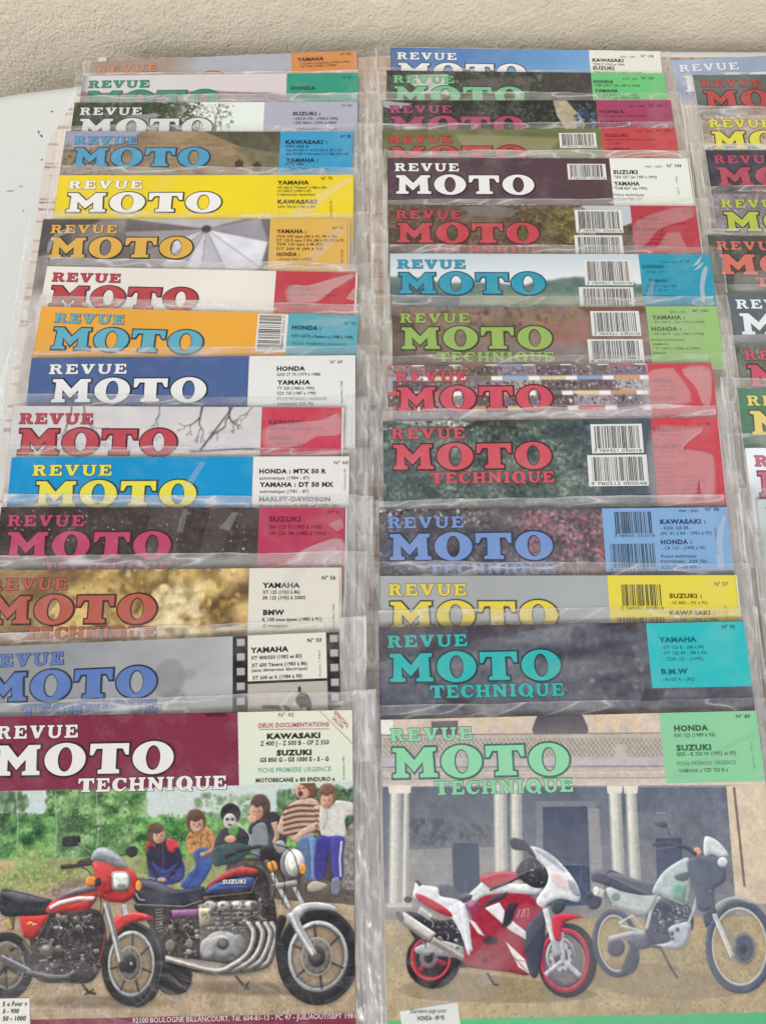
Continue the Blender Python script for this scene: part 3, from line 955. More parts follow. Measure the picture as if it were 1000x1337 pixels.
def art_b12(c):
    f = fbm(c.U / 34, c.V / 9, 5, 5)
    c.fill(mix(A(56, 58, 70), A(126, 128, 138), sm(f, .2, .8)))
    c.poly([(0, 0), (110, 0), (60, 8), (0, 20)], (76, 66, 74), .6)
    c.poly([(0, 28), (60, 22), (110, 52), (0, 52)], (88, 92, 104), .6, (.4, 5))
    c.poly([(14, 24), (20, 24), (62, 50), (52, 52)], (50, 46, 52), .6)
    c.curve([(112, 2), (119, 5), (116, 18), (110, 14)], (62, 56, 64), .4)
    c.ell(146, 3, 3.4, 3.4, (66, 50, 46), .3, .7)
    c.dabs(np.random.default_rng(14), (0, 0, 160, 50), 260, (.5, 3), [(130, 132, 142), (70, 70, 82), (96, 98, 110)], .25, .4)
    c.grainy(.12, 2.2, 6)
    c.dabs(np.random.default_rng(4), (90, 16, 160, 48), 80, (.4, 2), [(160, 158, 160), (104, 104, 114), (70, 66, 76)], .4)
    c.poly([(150, 37), (162, 38), (152, 50), (144, 50)], (52, 46, 48), .6)
    c.blur(2)

def art_c(base, cols=None, n=200, seed=1):
    def f(c):
        if cols is None:
            art_plain(c, base, .2)
        else:
            art_speckle(c, base, cols, n, (.5, 2), .55, seed)
            b_ = np.array(base, float)
            c.leaves(np.random.default_rng(seed), (0, 0, c.w, c.h), 1800, (.6, 1.7), [tuple(b_ * .6), tuple(b_ * .85), tuple(b_ * 1.1), tuple(np.minimum(b_ * 1.45, 240))], .6, 8)
    return f

# ---- the two front covers ------------------------------------------------------------
H_A = Hom([.54005105, .0555504, -31.53523752, .01023755, .52262457, -489.24719423, -3.72636e-6, 2.8551723e-4])
H_B = Hom([.54020999, -.01206992, -257.12032255, .01289557, .52051015, -495.71654352, -6.04688e-7, 2.8462069e-4])

def local(c, ox, oy, k):
    """the same canvas with drawing units scaled and shifted"""
    class L:
        pass
    q = L()
    f = lambda p: [(ox + k * x, oy + k * y) for x, y in p]
    q.poly = lambda p, col, al=1., tex=None: c.poly(f(p), col, al, tex)
    q.curve = lambda p, col, al=1., tex=None: c.curve(f(p), col, al, tex)
    q.line = lambda p, w, col, al=1., w1=None, smooth=False: c.line(f(p), w * k, col, al, None if w1 is None else w1 * k, smooth)
    q.ell = lambda cx, cy, rx, ry, col, rot=0, al=1., n=28, tex=None: c.ell(ox + k * cx, oy + k * cy, rx * k, ry * k, col, rot, al, n, tex)
    q.ring = lambda cx, cy, rx, ry, w, col, rot=0, al=1., a0=0, a1=360, n=44: c.ring(ox + k * cx, oy + k * cy, rx * k, ry * k, w * k, col, rot, al, a0, a1, n)
    q.clutter = lambda rn, b, n, s, tones: c.clutter(rn, (ox + k * b[0], oy + k * b[1], ox + k * b[2], oy + k * b[3]), n, (s[0] * k, s[1] * k), tones)
    q.dabs = lambda rn, b, n, s, cols, al=.8, asp=.7: c.dabs(rn, (ox + k * b[0], oy + k * b[1], ox + k * b[2], oy + k * b[3]), n, (s[0] * k, s[1] * k), cols, al, asp)
    return q

def wheel(q, cx, cy, rx, ry, rot, tyre, rimw, rimc, inside, spokes, spc, disc, hub=(30, 30, 34)):
    """a motorcycle wheel: tyre, rim, spokes, disc, hub"""
    q.ring(cx, cy, rx, ry, tyre, (26, 26, 30), rot)
    q.ring(cx - 3, cy, rx * .985, ry * .985, 5, (84, 84, 88), rot, .5, 200, 320)
    q.ring(cx, cy, rx - tyre, ry - tyre * ry / rx, rimw, rimc, rot)
    q.ring(cx, cy, rx - tyre - rimw * .7, ry - (tyre + rimw * .7) * ry / rx, rimw * .4, (60, 60, 62), rot, .7)
    r, d = math.cos(rot), math.sin(rot)
    R1, R2 = rx - tyre - rimw * .5, ry - (tyre + rimw * .5) * ry / rx
    for i in range(spokes):
        t = 2 * math.pi * (i + .3) / spokes
        x, y = R1 * math.cos(t), R2 * math.sin(t)
        q.line([(cx, cy), (cx + x * r - y * d, cy + x * d + y * r)], 13 if spokes < 9 else 1.6, spc, .95, 8 if spokes < 9 else 1.2)
    if disc:
        q.ell(cx + disc[2], cy, disc[0], disc[1], (118, 114, 110), rot, .85)
        q.ring(cx + disc[2], cy, disc[0], disc[1], 6, (168, 164, 158), rot, .8)
        q.ell(cx + disc[2], cy, disc[0] * .55, disc[1] * .55, (44, 42, 44), rot)
        for i in range(10):
            t = i * math.pi / 5
            q.ell(cx + disc[2] + disc[0] * .78 * math.cos(t), cy + disc[1] * .78 * math.sin(t), 3, 4, (66, 62, 60))
    q.ell(cx, cy, rx * .16, ry * .14, hub, rot)
    q.ell(cx, cy, rx * .06, ry * .05, (150, 150, 150), rot)

def art_front_left(c):
    rn = np.random.default_rng(42)
    X, Y = c.X, c.Y
    sky = A(198, 210, 208) * np.ones_like(c.a)
    c.fill(sky)
    # trees
    c.dabs(rn, (-40, 1066, 470, 1120), 420, (3, 9), [(150, 175, 140), (120, 160, 112), (170, 190, 165)], .35)
    c.dabs(rn, (62, 1028, 185, 1122), 900, (2, 7), [(88, 128, 78), (70, 110, 66), (112, 150, 96), (52, 86, 52), (134, 166, 116)], .75)
    c.dabs(rn, (-40, 1070, 68, 1124), 600, (2, 7), [(60, 104, 56), (80, 128, 72), (44, 80, 46), (104, 146, 90)], .8)
    c.dabs(rn, (-40, 1034, 36, 1076), 160, (2, 6), [(84, 112, 78), (120, 146, 112), (62, 88, 60)], .7)
    c.dabs(rn, (180, 1066, 420, 1150), 1000, (2, 7), [(76, 126, 66), (96, 146, 80), (58, 104, 54), (120, 164, 96)], .8)
    c.dabs(rn, (255, 1038, 330, 1080), 120, (1.5, 5), [(110, 140, 100), (150, 174, 144)], .7)
    c.dabs(rn, (360, 1030, 470, 1075), 260, (2, 6), [(86, 120, 82), (60, 92, 62), (116, 146, 110)], .75)
    c.dabs(rn, (430, 1070, 470, 1100), 120, (2, 6), [(60, 132, 66), (44, 108, 52)], .8)
    c.dabs(rn, (62, 1030, 190, 1126), 1500, (.7, 2.4), [(60, 100, 56), (130, 170, 108), (40, 74, 42), (160, 190, 140), (92, 138, 78)], .7)
    c.dabs(rn, (-40, 1066, 70, 1126), 1000, (.7, 2.4), [(46, 92, 48), (110, 158, 92), (30, 66, 36), (140, 180, 120)], .7)
    c.dabs(rn, (180, 1074, 420, 1150), 1900, (.7, 2.4), [(70, 132, 62), (124, 184, 98), (44, 98, 46), (160, 206, 130), (34, 74, 38)], .7)
    c.dabs(rn, (210, 1062, 330, 1082), 260, (.7, 2), [(90, 140, 84), (140, 180, 124)], .6)
    c.dabs(rn, (380, 1030, 470, 1100), 500, (.6, 2), [(60, 96, 60), (130, 160, 124), (40, 70, 46)], .7)
    c.dabs(rn, (-40, 1108, 300, 1132), 260, (1, 3), [(34, 70, 38), (52, 92, 48)], .5)
    c.leaves(rn, (62, 1030, 190, 1128), 2600, (1.2, 3.2), [(36, 70, 38), (70, 116, 62), (112, 156, 90), (164, 196, 138)], .75, 16)
    c.leaves(rn, (-40, 1062, 70, 1128), 2000, (1.2, 3.2), [(28, 62, 34), (54, 104, 52), (96, 150, 80), (140, 186, 116)], .8, 16)
    c.leaves(rn, (180, 1068, 420, 1150), 3600, (1.2, 3.2), [(32, 70, 36), (64, 122, 58), (112, 176, 90), (160, 210, 132)], .8, 18)
    c.leaves(rn, (385, 1030, 475, 1100), 900, (1.2, 3), [(36, 62, 40), (70, 104, 68), (120, 150, 112)], .8, 14)
    for x in (124, 70, 20, 300):
        c.line([(x, 1125), (x + 3, 1080), (x + 1, 1032)], 2.0, (176, 182, 168), .55)
    # meadow, sand path, grass, dirt
    c.poly([(-60, 1122), (200, 1116), (470, 1140), (470, 1180), (-60, 1180)], (148, 154, 98), .95, (.5, 4))
    c.poly([(-60, 1126), (30, 1122), (62, 1128), (58, 1136), (-60, 1142)], (196, 170, 136), .9)
    c.dabs(rn, (-40, 1132, 230, 1166), 420, (1.5, 5), [(150, 158, 92), (126, 140, 76), (112, 132, 66), (170, 170, 116)], .6)
    c.dabs(rn, (20, 1104, 60, 1140), 140, (1, 4), [(120, 156, 84), (150, 178, 108)], .7)
    c.poly([(-60, 1160), (130, 1164), (300, 1172), (480, 1170), (480, 1345), (-60, 1345)], (170, 150, 124), 1, (.35, 5))
    c.dabs(rn, (-40, 1168, 470, 1330), 1500, (.8, 3.4), [(186, 166, 138), (152, 132, 106), (170, 150, 120), (132, 114, 92), (200, 182, 152)], .4, .35)
    c.dabs(rn, (-40, 1290, 470, 1330), 300, (1, 6), [(164, 148, 112), (140, 128, 92)], .3, .3)
    c.dabs(rn, (-40, 1132, 260, 1168), 900, (.5, 1.6), [(110, 132, 66), (170, 176, 110), (86, 106, 52), (196, 190, 140)], .7, .5)
    c.dabs(rn, (-40, 1172, 470, 1332), 2400, (.3, 1.3), [(120, 100, 78), (206, 188, 160), (150, 130, 104), (96, 80, 64), (220, 206, 180)], .55, .5)
    # logs
    c.curve([(58, 1164), (76, 1150), (100, 1145), (112, 1150), (96, 1160), (70, 1170)], (150, 136, 116), 1, (.6, 1.5))
    for i in range(9):
        c.line([(60 + i * 4, 1166 - i), (92 + i * 3, 1148)], 1, (108, 96, 82), .6)
    c.curve([(296, 1126), (340, 1116), (410, 1100), (440, 1086), (478, 1070), (482, 1172), (430, 1178), (350, 1172), (300, 1160)], (92, 84, 78), 1, (.7, 2))
    c.curve([(438, 1096), (470, 1066), (490, 1090), (486, 1160), (450, 1164), (436, 1130)], (134, 130, 124), 1, (.8, 1.6))
    c.dabs(rn, (330, 1120, 440, 1172), 260, (1, 3), [(66, 60, 56), (112, 102, 92), (84, 76, 70)], .6, .35)
    c.poly([(395, 1158), (480, 1162), (480, 1178), (395, 1178)], (84, 74, 66), .8)
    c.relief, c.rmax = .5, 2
    K = local(c, 170, 1020, .31)
    skin, skin2 = (206, 160, 134), (176, 126, 104)
    def head(x, y, r, hair, face=(0, 4), tilt=0.0, ry=1.2):
        K.ell(x, y, r, r * ry, hair, tilt)
        K.ell(x + face[0], y + face[1], r * .66, r * .86, skin, tilt); K.ell(x + face[0] * 1.9, y + face[1] * 1.2, r * .34, r * .6, (222, 180, 154), tilt, .5)
        K.line([(x + face[0] - r * .1, y + face[1] + r * .12), (x + face[0] + r * .12, y + face[1] + r * .14)], r * .12, (160, 112, 94), .5)
        K.line([(x + face[0] - r * .22, y + face[1] + r * .44), (x + face[0] + r * .2, y + face[1] + r * .42)], r * .12, (150, 84, 76), .45)
        K.ell(x + face[0] * 1.5, y + face[1] * 1.4 + r * .35, r * .42, r * .28, skin2, tilt, .4)
        K.curve([(x - r * .95, y - r * .1), (x - r * .6, y - r * 1.05), (x + r * .4, y - r * 1.15), (x + r * .98, y - r * .3), (x + r * .5, y - r * .5), (x - r * .3, y - r * .45)], hair)
        K.ell(x + face[0] + r * .34, y + face[1] + r * .1, r * .28, r * .7, (150, 104, 84), tilt, .35)
        K.curve([(x - r * .8, y - r * .5), (x + face[0] * .6 - r * .2, y - r * .05 + face[1] * .3), (x + face[0] * .6 + r * .3, y - r * .18 + face[1] * .2), (x + r * .8, y - r * .45), (x, y - r * .9)], tuple(v_ * .9 for v_ in hair))
        for i_ in range(9):
            a_ = -2.6 + i_ * .26
            K.line([(x + r * .3 * math.cos(a_), y - r * .2 + r * .9 * math.sin(a_)), (x + r * .95 * math.cos(a_), y + r * .9 * math.sin(a_) + r * .15)], 2.4, tuple(v_ * (.7 if i_ % 2 else 1.25) for v_ in hair), .7)
        K.ell(x + face[0] - r * .26, y + face[1] - 2, r * .13, r * .09, (80, 56, 48), 0, .5)
        K.ell(x + face[0] + r * .26, y + face[1] - 2, r * .13, r * .09, (80, 56, 48), 0, .5)
    # boy in navy top with red shoulders
    K.curve([(62, 262), (100, 244), (150, 240), (192, 262), (212, 330), (216, 400), (160, 426), (84, 420), (66, 340)], (40, 38, 64))
    K.curve([(60, 262), (84, 244), (104, 252), (92, 290), (66, 306)], (178, 52, 60))
    K.curve([(150, 238), (190, 252), (198, 290), (160, 296), (146, 262)], (196, 56, 64))
    K.curve([(70, 330), (140, 372), (210, 330), (220, 404), (160, 432), (84, 424)], (50, 60, 128))
    K.line([(84, 270), (74, 340), (110, 402)], 22, (36, 36, 62), 1, 16, True); K.line([(188, 276), (200, 340), (150, 406)], 22, (44, 42, 72), 1, 16, True); K.line([(132, 260), (134, 380)], 3, (140, 140, 150), .6)
    K.ell(126, 412, 18, 9, skin)
    head(102, 218, 38, (98, 72, 58), (14, 10), .15)
    # boy in ochre check jacket and jeans
    K.curve([(230, 236), (262, 202), (312, 190), (348, 222), (352, 270), (320, 306), (262, 320), (238, 300)], (190, 134, 76))
    K.dabs(rn, (238, 215, 345, 300), 90, (4, 9), [(150, 90, 50), (214, 168, 110), (120, 76, 50)], .55)
    K.curve([(258, 300), (300, 276), (342, 290), (338, 350), (300, 420), (270, 450), (206, 442), (232, 396), (270, 350)], (58, 84, 150))
    K.line([(334, 230), (346, 280), (300, 306)], 22, (184, 128, 74), 1, 16, True); K.ell(296, 306, 10, 9, skin)
    K.line([(282, 310), (272, 380), (232, 440)], 8, (40, 60, 112), .6)
    head(270, 166, 42, (104, 76, 60), (4, 16), 0)
    K.line([(260, 198), (274, 203), (288, 196)], 5, (236, 224, 214), .9, None, True)
    # child with painted face and dark hair
    K.curve([(352, 246), (380, 200), (430, 190), (480, 206), (506, 246), (498, 296), (420, 310), (352, 290)], (40, 38, 44))
    K.curve([(340, 284), (400, 262), (470, 262), (500, 290), (450, 330), (380, 352), (344, 350)], (50, 78, 84))
    K.curve([(404, 205), (430, 190), (450, 204), (428, 244)], (78, 140, 60))
    K.ell(415, 135, 42, 44, (44, 38, 42))
    K.ell(412, 166, 27, 33, (196, 192, 188))
    K.ell(402, 158, 8, 6, (50, 44, 44)); K.ell(424, 158, 8, 6, (50, 44, 44)); K.ell(413, 182, 10, 4, (90, 50, 54))
    K.curve([(374, 140), (390, 104), (436, 98), (458, 140), (430, 128), (392, 130)], (36, 32, 36))
    K.ell(414, 242, 24, 16, skin)
    # boy in a dark jacket, chin on his hand
    K.curve([(512, 156), (560, 132), (606, 130), (640, 180), (648, 262), (610, 300), (516, 300), (500, 240)], (52, 52, 62))
    K.curve([(508, 190), (560, 176), (574, 260), (560, 320), (508, 310), (496, 250)], (128, 136, 142))
    K.line([(596, 170), (610, 220), (596, 262)], 26, (188, 150, 130), 1, 18, True)
    K.line([(530, 160), (500, 190), (496, 220)], 18, (50, 50, 58), 1)
    head(540, 104, 42, (86, 62, 50), (-16, 22), -.2)
    K.ell(505, 158, 20, 16, skin)
    # laughing boy in a striped jumper
    K.curve([(612, 204), (636, 130), (676, 88), (730, 70), (776, 80), (800, 150), (796, 206), (744, 236), (690, 256), (660, 236)], (198, 172, 150))
    for i in range(6):
        K.line([(632 + i * 1, 118 + i * 22), (700, 100 + i * 23), (790, 104 + i * 21)], 10, (96, 58, 54), .9, None, True)
    K.line([(780, 100), (792, 170), (720, 214), (684, 250)], 34, (196, 166, 146), 1, 26, True)
    for i in range(5):
        K.line([(768 + i * 2, 120 + i * 20), (806 - i * 10, 126 + i * 22)], 9, (96, 58, 54), .9)
    K.curve([(700, 246), (740, 226), (772, 240), (786, 320), (784, 404), (736, 408), (728, 330), (700, 290)], (98, 128, 170))
    K.curve([(700, 250), (736, 240), (748, 320), (744, 404), (726, 404), (722, 330)], (84, 112, 156)); K.curve([(742, 240), (774, 244), (788, 320), (786, 404), (756, 408), (752, 320)], (104, 136, 178))
    K.line([(752, 250), (756, 330), (758, 400)], 5, (140, 166, 196), .7)
    K.ell(740, 36, 34, 34, (116, 84, 64)); K.ell(716, 40, 30, 36, skin, -.4)
    K.curve([(704, 10), (760, 0), (776, 40), (760, 70), (744, 40), (720, 16)], (110, 78, 60))
    K.ell(708, 50, 10, 12, (96, 40, 40), -.4); K.ell(704, 30, 7, 3, (70, 48, 42)); K.ell(722, 28, 6, 3, (70, 48, 42))
    K.curve([(736, 440), (760, 418), (800, 424), (818, 436), (790, 456), (744, 462)], (176, 166, 148))
    # boy in white shirt and blue track trousers
    K.curve([(790, 112), (830, 88), (880, 80), (942, 98), (944, 138), (896, 152), (892, 236), (800, 234)], (206, 204, 198))
    K.line([(800, 200), (820, 160), (816, 120)], 7, (160, 158, 156), .6)
    K.curve([(776, 240), (830, 230), (890, 236), (886, 320), (882, 404), (842, 414), (834, 320), (806, 404), (766, 396)], (66, 60, 140))
    K.curve([(806, 300), (832, 290), (838, 330), (842, 410), (822, 414), (808, 400)], (74, 66, 62))
    K.curve([(774, 250), (822, 244), (822, 320), (806, 404), (770, 398)], (60, 54, 132)); K.curve([(836, 244), (888, 240), (886, 320), (884, 406), (846, 412)], (72, 66, 150))
    K.line([(900, 110), (936, 120), (940, 150)], 26, (200, 198, 192), 1, 18, True); K.ell(940, 156, 10, 12, skin)
    K.line([(880, 250), (872, 330), (876, 400)], 9, (214, 210, 222), .9)
    K.curve([(838, 412), (866, 404), (876, 440), (866, 474), (838, 468)], (120, 124, 140))
    head(822, 56, 40, (126, 96, 78), (-4, 24), .1)
    for i_ in range(70):
        x_, y_ = rn.uniform(60, 890), rn.uniform(220, 400)
        K.line([(x_, y_), (x_ + rn.uniform(-12, 12), y_ + rn.uniform(12, 40))], 4, (28, 28, 40) if i_ % 3 else (170, 164, 170), .22, 1)
    c.relief = 0
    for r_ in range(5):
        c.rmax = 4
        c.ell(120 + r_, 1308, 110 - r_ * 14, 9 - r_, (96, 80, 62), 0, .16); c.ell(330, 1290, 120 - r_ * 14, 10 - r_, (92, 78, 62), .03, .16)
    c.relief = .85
    # second motorcycle: black, with blue and red tank
    q = K
    q.curve([(100, 760), (180, 740), (250, 800), (230, 880), (150, 896), (104, 850)], (34, 32, 36))
    q.curve([(20, 510), (300, 490), (560, 470), (606, 560), (600, 690), (480, 780), (260, 800), (160, 740), (100, 650), (60, 580)], (44, 40, 42))
    q.dabs(rn, (110, 560, 300, 740), 170, (5, 16), [(30, 28, 30), (70, 62, 60), (96, 84, 78), (52, 46, 46)], .6)
    q.clutter(rn, (100, 570, 290, 740), 90, (5, 14), [(24, 22, 24), (48, 44, 46), (78, 74, 74), (120, 116, 114), (36, 32, 34), (170, 166, 160)])
    q.ell(160, 690, 20, 26, (140, 130, 120), 0, .8); q.ell(240, 680, 16, 20, (150, 142, 134), 0, .7)
    for i in range(8):
        q.line([(100, 540 + i * 13), (132, 534 + i * 13)], 6, (150, 146, 140), .8)
    q.poly([(165, 540), (285, 534), (288, 568), (172, 574)], [(150, 96, 140), (116, 70, 112)])
    q.line([(330, 480), (420, 500), (580, 470)], 26, (34, 30, 34))
    q.curve([(14, 424), (40, 408), (110, 420), (180, 452), (260, 446), (304, 444), (292, 500), (226, 524), (24, 512)], (44, 46, 62))
    q.curve([(30, 416), (110, 424), (180, 456), (280, 450), (180, 470), (90, 450)], (92, 96, 116), .8)
    q.line([(20, 516), (220, 524), (292, 500)], 4, (186, 182, 186), .9)
    q.line([(-8, 400), (60, 396), (100, 412)], 5, (180, 180, 184), .9)
    # engine
    q.curve([(280, 540), (300, 512), (520, 500), (546, 560), (530, 640), (480, 740), (300, 750), (286, 640)], (98, 94, 92))
    for i in range(4):
        x = 312 + i * 56
        q.ell(x + 16, 520, 26, 20, (172, 170, 166)); q.ell(x + 12, 516, 14, 10, (214, 212, 208))
        for j in range(8):
            q.line([(x - 4, 544 + j * 10), (x + 46, 540 + j * 10)], 4, (166, 162, 158) if j % 2 else (60, 56, 56), .9)
    q.poly([(280, 532), (330, 530), (330, 612), (284, 612)], [(206, 196, 170), (136, 128, 112)])
    q.ell(382, 694, 88, 70, (112, 112, 112)); q.ell(376, 686, 76, 58, (150, 150, 152)); q.ell(364, 668, 44, 22, (198, 198, 196), -.2, .75); q.ring(380, 690, 86, 68, 5, (76, 74, 74), 0, .8)
    q.ell(382, 682, 26, 24, (70, 66, 62)); q.ell(380, 680, 15, 14, (116, 104, 92))
    q.ell(318, 700, 32, 44, (166, 166, 166), 0, .9); q.ell(446, 690, 30, 50, (128, 130, 134), 0, .8)
    q.clutter(rn, (290, 505, 520, 625), 110, (4, 10), [(30, 28, 30), (62, 58, 58), (110, 106, 104), (168, 166, 162), (210, 208, 204), (84, 78, 74)])
    q.clutter(rn, (500, 480, 590, 600), 40, (4, 10), [(24, 22, 24), (48, 44, 46), (78, 74, 74), (120, 116, 114), (36, 32, 34), (170, 166, 160)])
    # exhausts
    for i, (x, sh) in enumerate(((588, -34), (562, -22), (530, -10), (492, 0))):
        pts = [(x - 6, 590), (x + 18, 640), (x - 2, 716), (x - 66 - sh, 770), (x - 150, 794 + sh * .3), (140, 742)]
        q.line(pts, 26, (60, 54, 52), 1, 30, True)
        q.line(pts, 20, (158, 150, 144), 1, 26, True)
        q.line([(a - 3, b - 3) for a, b in pts], 6, (232, 228, 224), .9, 8, True)
    q.line([(434, 816), (468, 858), (490, 872)], 9, (44, 40, 40)); q.line([(490, 840), (470, 874)], 7, (44, 40, 40))
    # tank
    q.curve([(298, 484), (330, 430), (400, 378), (470, 354), (536, 362), (576, 420), (560, 470), (440, 482)], (36, 30, 38))
    q.curve([(316, 448), (350, 408), (440, 362), (520, 366), (520, 392), (420, 402)], (168, 56, 60))
    q.curve([(308, 466), (350, 430), (430, 408), (510, 404), (496, 452), (380, 468)], (58, 76, 130))
    q.line([(334, 420), (400, 376), (470, 356)], 6, (190, 140, 140), .7, None, True)
    q.line([(302, 486), (500, 466), (526, 400)], 3, (196, 150, 90), .9)
    # steering and front
    q.line([(392, 316), (450, 292), (540, 274), (570, 300)], 17, (36, 32, 36), 1, 13, True)
    q.line([(430, 170), (470, 196), (496, 232), (490, 270)], 5, (206, 204, 202), .9, None, True)
    q.line([(400, 350), (470, 326), (560, 330)], 8, (60, 52, 54), .9)
    q.curve([(540, 280), (600, 262), (640, 280), (640, 340), (590, 380), (548, 350)], (44, 40, 46))
    q.curve([(596, 270), (616, 248), (640, 254), (648, 290), (620, 304)], (150, 150, 152))
    q.line([(560, 330), (592, 392), (660, 530)], 24, (86, 84, 88)); q.line([(586, 384), (664, 536)], 17, (196, 196, 196))
    q.line([(680, 440), (724, 530)], 17, (184, 184, 186))
    q.poly([(590, 430), (690, 412), (704, 440), (610, 452)], (150, 150, 154))
    q.ell(672, 344, 50, 66, (120, 120, 122)); q.ell(684, 342, 42, 58, (206, 208, 204)); q.ell(688, 338, 32, 46, (232, 232, 222)); q.ell(694, 366, 16, 20, (176, 176, 166), 0, .6)
    q.ell(592, 356, 24, 24, (224, 150, 50)); q.ell(718, 368, 14, 22, (220, 150, 60))
    for pts in ([(560, 290), (600, 330), (640, 420), (630, 520)], [(545, 285), (590, 350), (600, 460), (570, 540)], [(470, 296), (540, 320), (590, 400)], [(600, 262), (668, 290), (700, 380), (690, 470)]):
        q.line(pts, 4, (26, 24, 28), .9, 3, True)
    # front wheel
    q.ell(780, 735, 118, 158, (150, 130, 106), .06, .9); q.dabs(rn, (690, 610, 860, 860), 90, (4, 12), [(120, 104, 84), (170, 150, 122)], .4)
    wheel(q, 780, 735, 172, 206, .06, 46, 20, (176, 178, 178), None, 6, (52, 50, 54), (66, 82, -6))
    q.ring(794, 735, 158, 200, 12, (52, 52, 56), .06, .9, -80, 80)
    q.curve([(664, 560), (700, 520), (770, 506), (836, 518), (868, 542), (790, 538), (730, 548), (700, 590), (676, 600)], (188, 190, 190))
    q.line([(700, 522), (770, 512), (840, 524)], 6, (232, 232, 230), .8, None, True)
    q.line([(668, 548), (700, 620), (770, 738)], 44, (164, 166, 168), 1, 28); q.line([(664, 552), (694, 620), (764, 736)], 14, (224, 226, 226), .9, 9)
    q.ell(772, 740, 18, 18, (70, 66, 66))
    q.curve([(606, 600), (622, 560), (648, 580), (620, 660), (612, 770), (600, 690)], (30, 30, 34))
    # first motorcycle: red, with a small fairing
    q = local(c, 0, 1020, .25)
    q.ell(30, 960, 138, 176, (26, 26, 30)); q.ell(26, 956, 88, 122, (112, 100, 84)); q.ring(28, 958, 94, 128, 12, (140, 138, 136), 0, .85); q.clutter(rn, (0, 860, 110, 1010), 26, (8, 18), [(30, 28, 30), (66, 62, 60), (104, 98, 92)])
    for t in (0.4, 1.5, 2.3):
        q.line([(20, 960), (20 + 90 * math.cos(t), 960 + 120 * math.sin(t))], 14, (60, 56, 58))
    q.line([(0, 640), (60, 700), (50, 770)], 30, (110, 96, 70)); q.line([(30, 720), (50, 770)], 24, (176, 156, 84))
    q.curve([(100, 700), (250, 680), (420, 664), (516, 680), (548, 800), (536, 920), (470, 1040), (330, 1050), (200, 1040), (130, 960), (150, 830)], (40, 36, 38))
    q.dabs(rn, (170, 700, 520, 1020), 260, (6, 18), [(28, 26, 28), (66, 60, 60), (94, 88, 86), (52, 46, 48)], .6)
    q.clutter(rn, (170, 700, 500, 1000), 170, (6, 18), [(24, 22, 24), (48, 44, 46), (78, 74, 74), (120, 116, 114), (36, 32, 34), (170, 166, 160)])
    q.clutter(rn, (290, 690, 470, 760), 40, (6, 14), [(30, 28, 30), (62, 58, 58), (110, 106, 104), (168, 166, 162), (210, 208, 204), (84, 78, 74)])
    for x, y, r in ((240, 880, 40), (300, 870, 24), (330, 710, 20), (390, 716, 20), (440, 712, 18)):
        q.ell(x, y, r, r * .85, (104, 98, 96), 0, .8); q.ell(x - r * .2, y - r * .3, r * .5, r * .35, (186, 182, 178), 0, .7)
    q.ring(380, 830, 60, 70, 14, (70, 66, 66), 0, .8)
    q.line([(0, 916), (60, 948), (150, 992)], 34, (98, 100, 112)); q.line([(0, 906), (60, 938), (150, 982)], 9, (186, 188, 196), .8)
    q.line([(130, 990), (240, 1012), (330, 1016), (380, 990)], 20, (112, 110, 116), 1, None, True)
    q.line([(420, 1056), (452, 1100), (490, 1106)], 12, (48, 42, 40)); q.line([(480, 1084), (430, 1112)], 8, (48, 42, 40))
    q.line([(110, 830), (160, 900)], 10, (130, 124, 116), .8)
    q.poly([(95, 700), (252, 692), (206, 790), (160, 828), (116, 812)], [(206, 56, 52), (168, 40, 42)]); q.poly([(252, 700), (206, 796), (186, 812), (230, 730)], (84, 78, 80))
    q.ell(150, 738, 16, 9, (214, 180, 80), -.3, .9); q.line([(160, 745), (186, 742)], 8, (222, 200, 160))
    q.curve([(0, 568), (60, 566), (140, 584), (220, 606), (262, 616), (268, 650), (240, 690), (120, 700), (0, 690)], (38, 38, 46))
    q.curve([(0, 576), (60, 574), (150, 594), (240, 620), (150, 630), (40, 606)], (92, 94, 104), .8)
    q.curve([(242, 684), (262, 626), (320, 584), (420, 548), (480, 538), (504, 590), (470, 650), (440, 672)], (202, 54, 52))
    q.curve([(262, 628), (320, 584), (420, 546), (484, 536), (494, 566), (400, 588), (300, 612)], (112, 110, 118))
    q.poly([(252, 650), (300, 622), (400, 598), (490, 598), (480, 618), (400, 620), (300, 646), (250, 668)], (226, 222, 220))
    q.line([(312, 444), (380, 440), (470, 424)], 22, (36, 32, 34)); q.line([(400, 430), (480, 404)], 30, (44, 40, 42), 1)
    for pts in ([(470, 424), (500, 480), (520, 640), (500, 720)], [(400, 436), (460, 470), (500, 560)], [(540, 640), (520, 760), (540, 900), (620, 940)]):
        q.line(pts, 6, (24, 22, 24), .9, 4, True)
    # fork, wheel, mudguard
    q.ell(688, 950, 118, 180, (142, 124, 98), .02, .95); q.dabs(rn, (600, 820, 780, 1100), 60, (6, 16), [(110, 100, 74), (164, 146, 116)], .4)
    wheel(q, 676, 950, 156, 222, .03, 34, 18, (176, 178, 176), None, 7, (48, 46, 48), (64, 94, -8))
    q.curve([(770, 760), (820, 790), (850, 900), (846, 1010), (800, 1120), (730, 1172), (690, 1172), (760, 1110), (800, 1000), (806, 880)], (36, 36, 40))
    q.curve([(776, 770), (812, 800), (836, 900), (834, 1000), (800, 1096), (822, 1000), (824, 900)], (84, 84, 90), .6)
    q.curve([(580, 790), (584, 720), (630, 690), (700, 680), (760, 692), (792, 716), (720, 728), (650, 750), (614, 790)], (204, 56, 58))
    q.line([(612, 704), (690, 690), (760, 702)], 9, (232, 130, 124), .8, None, True)
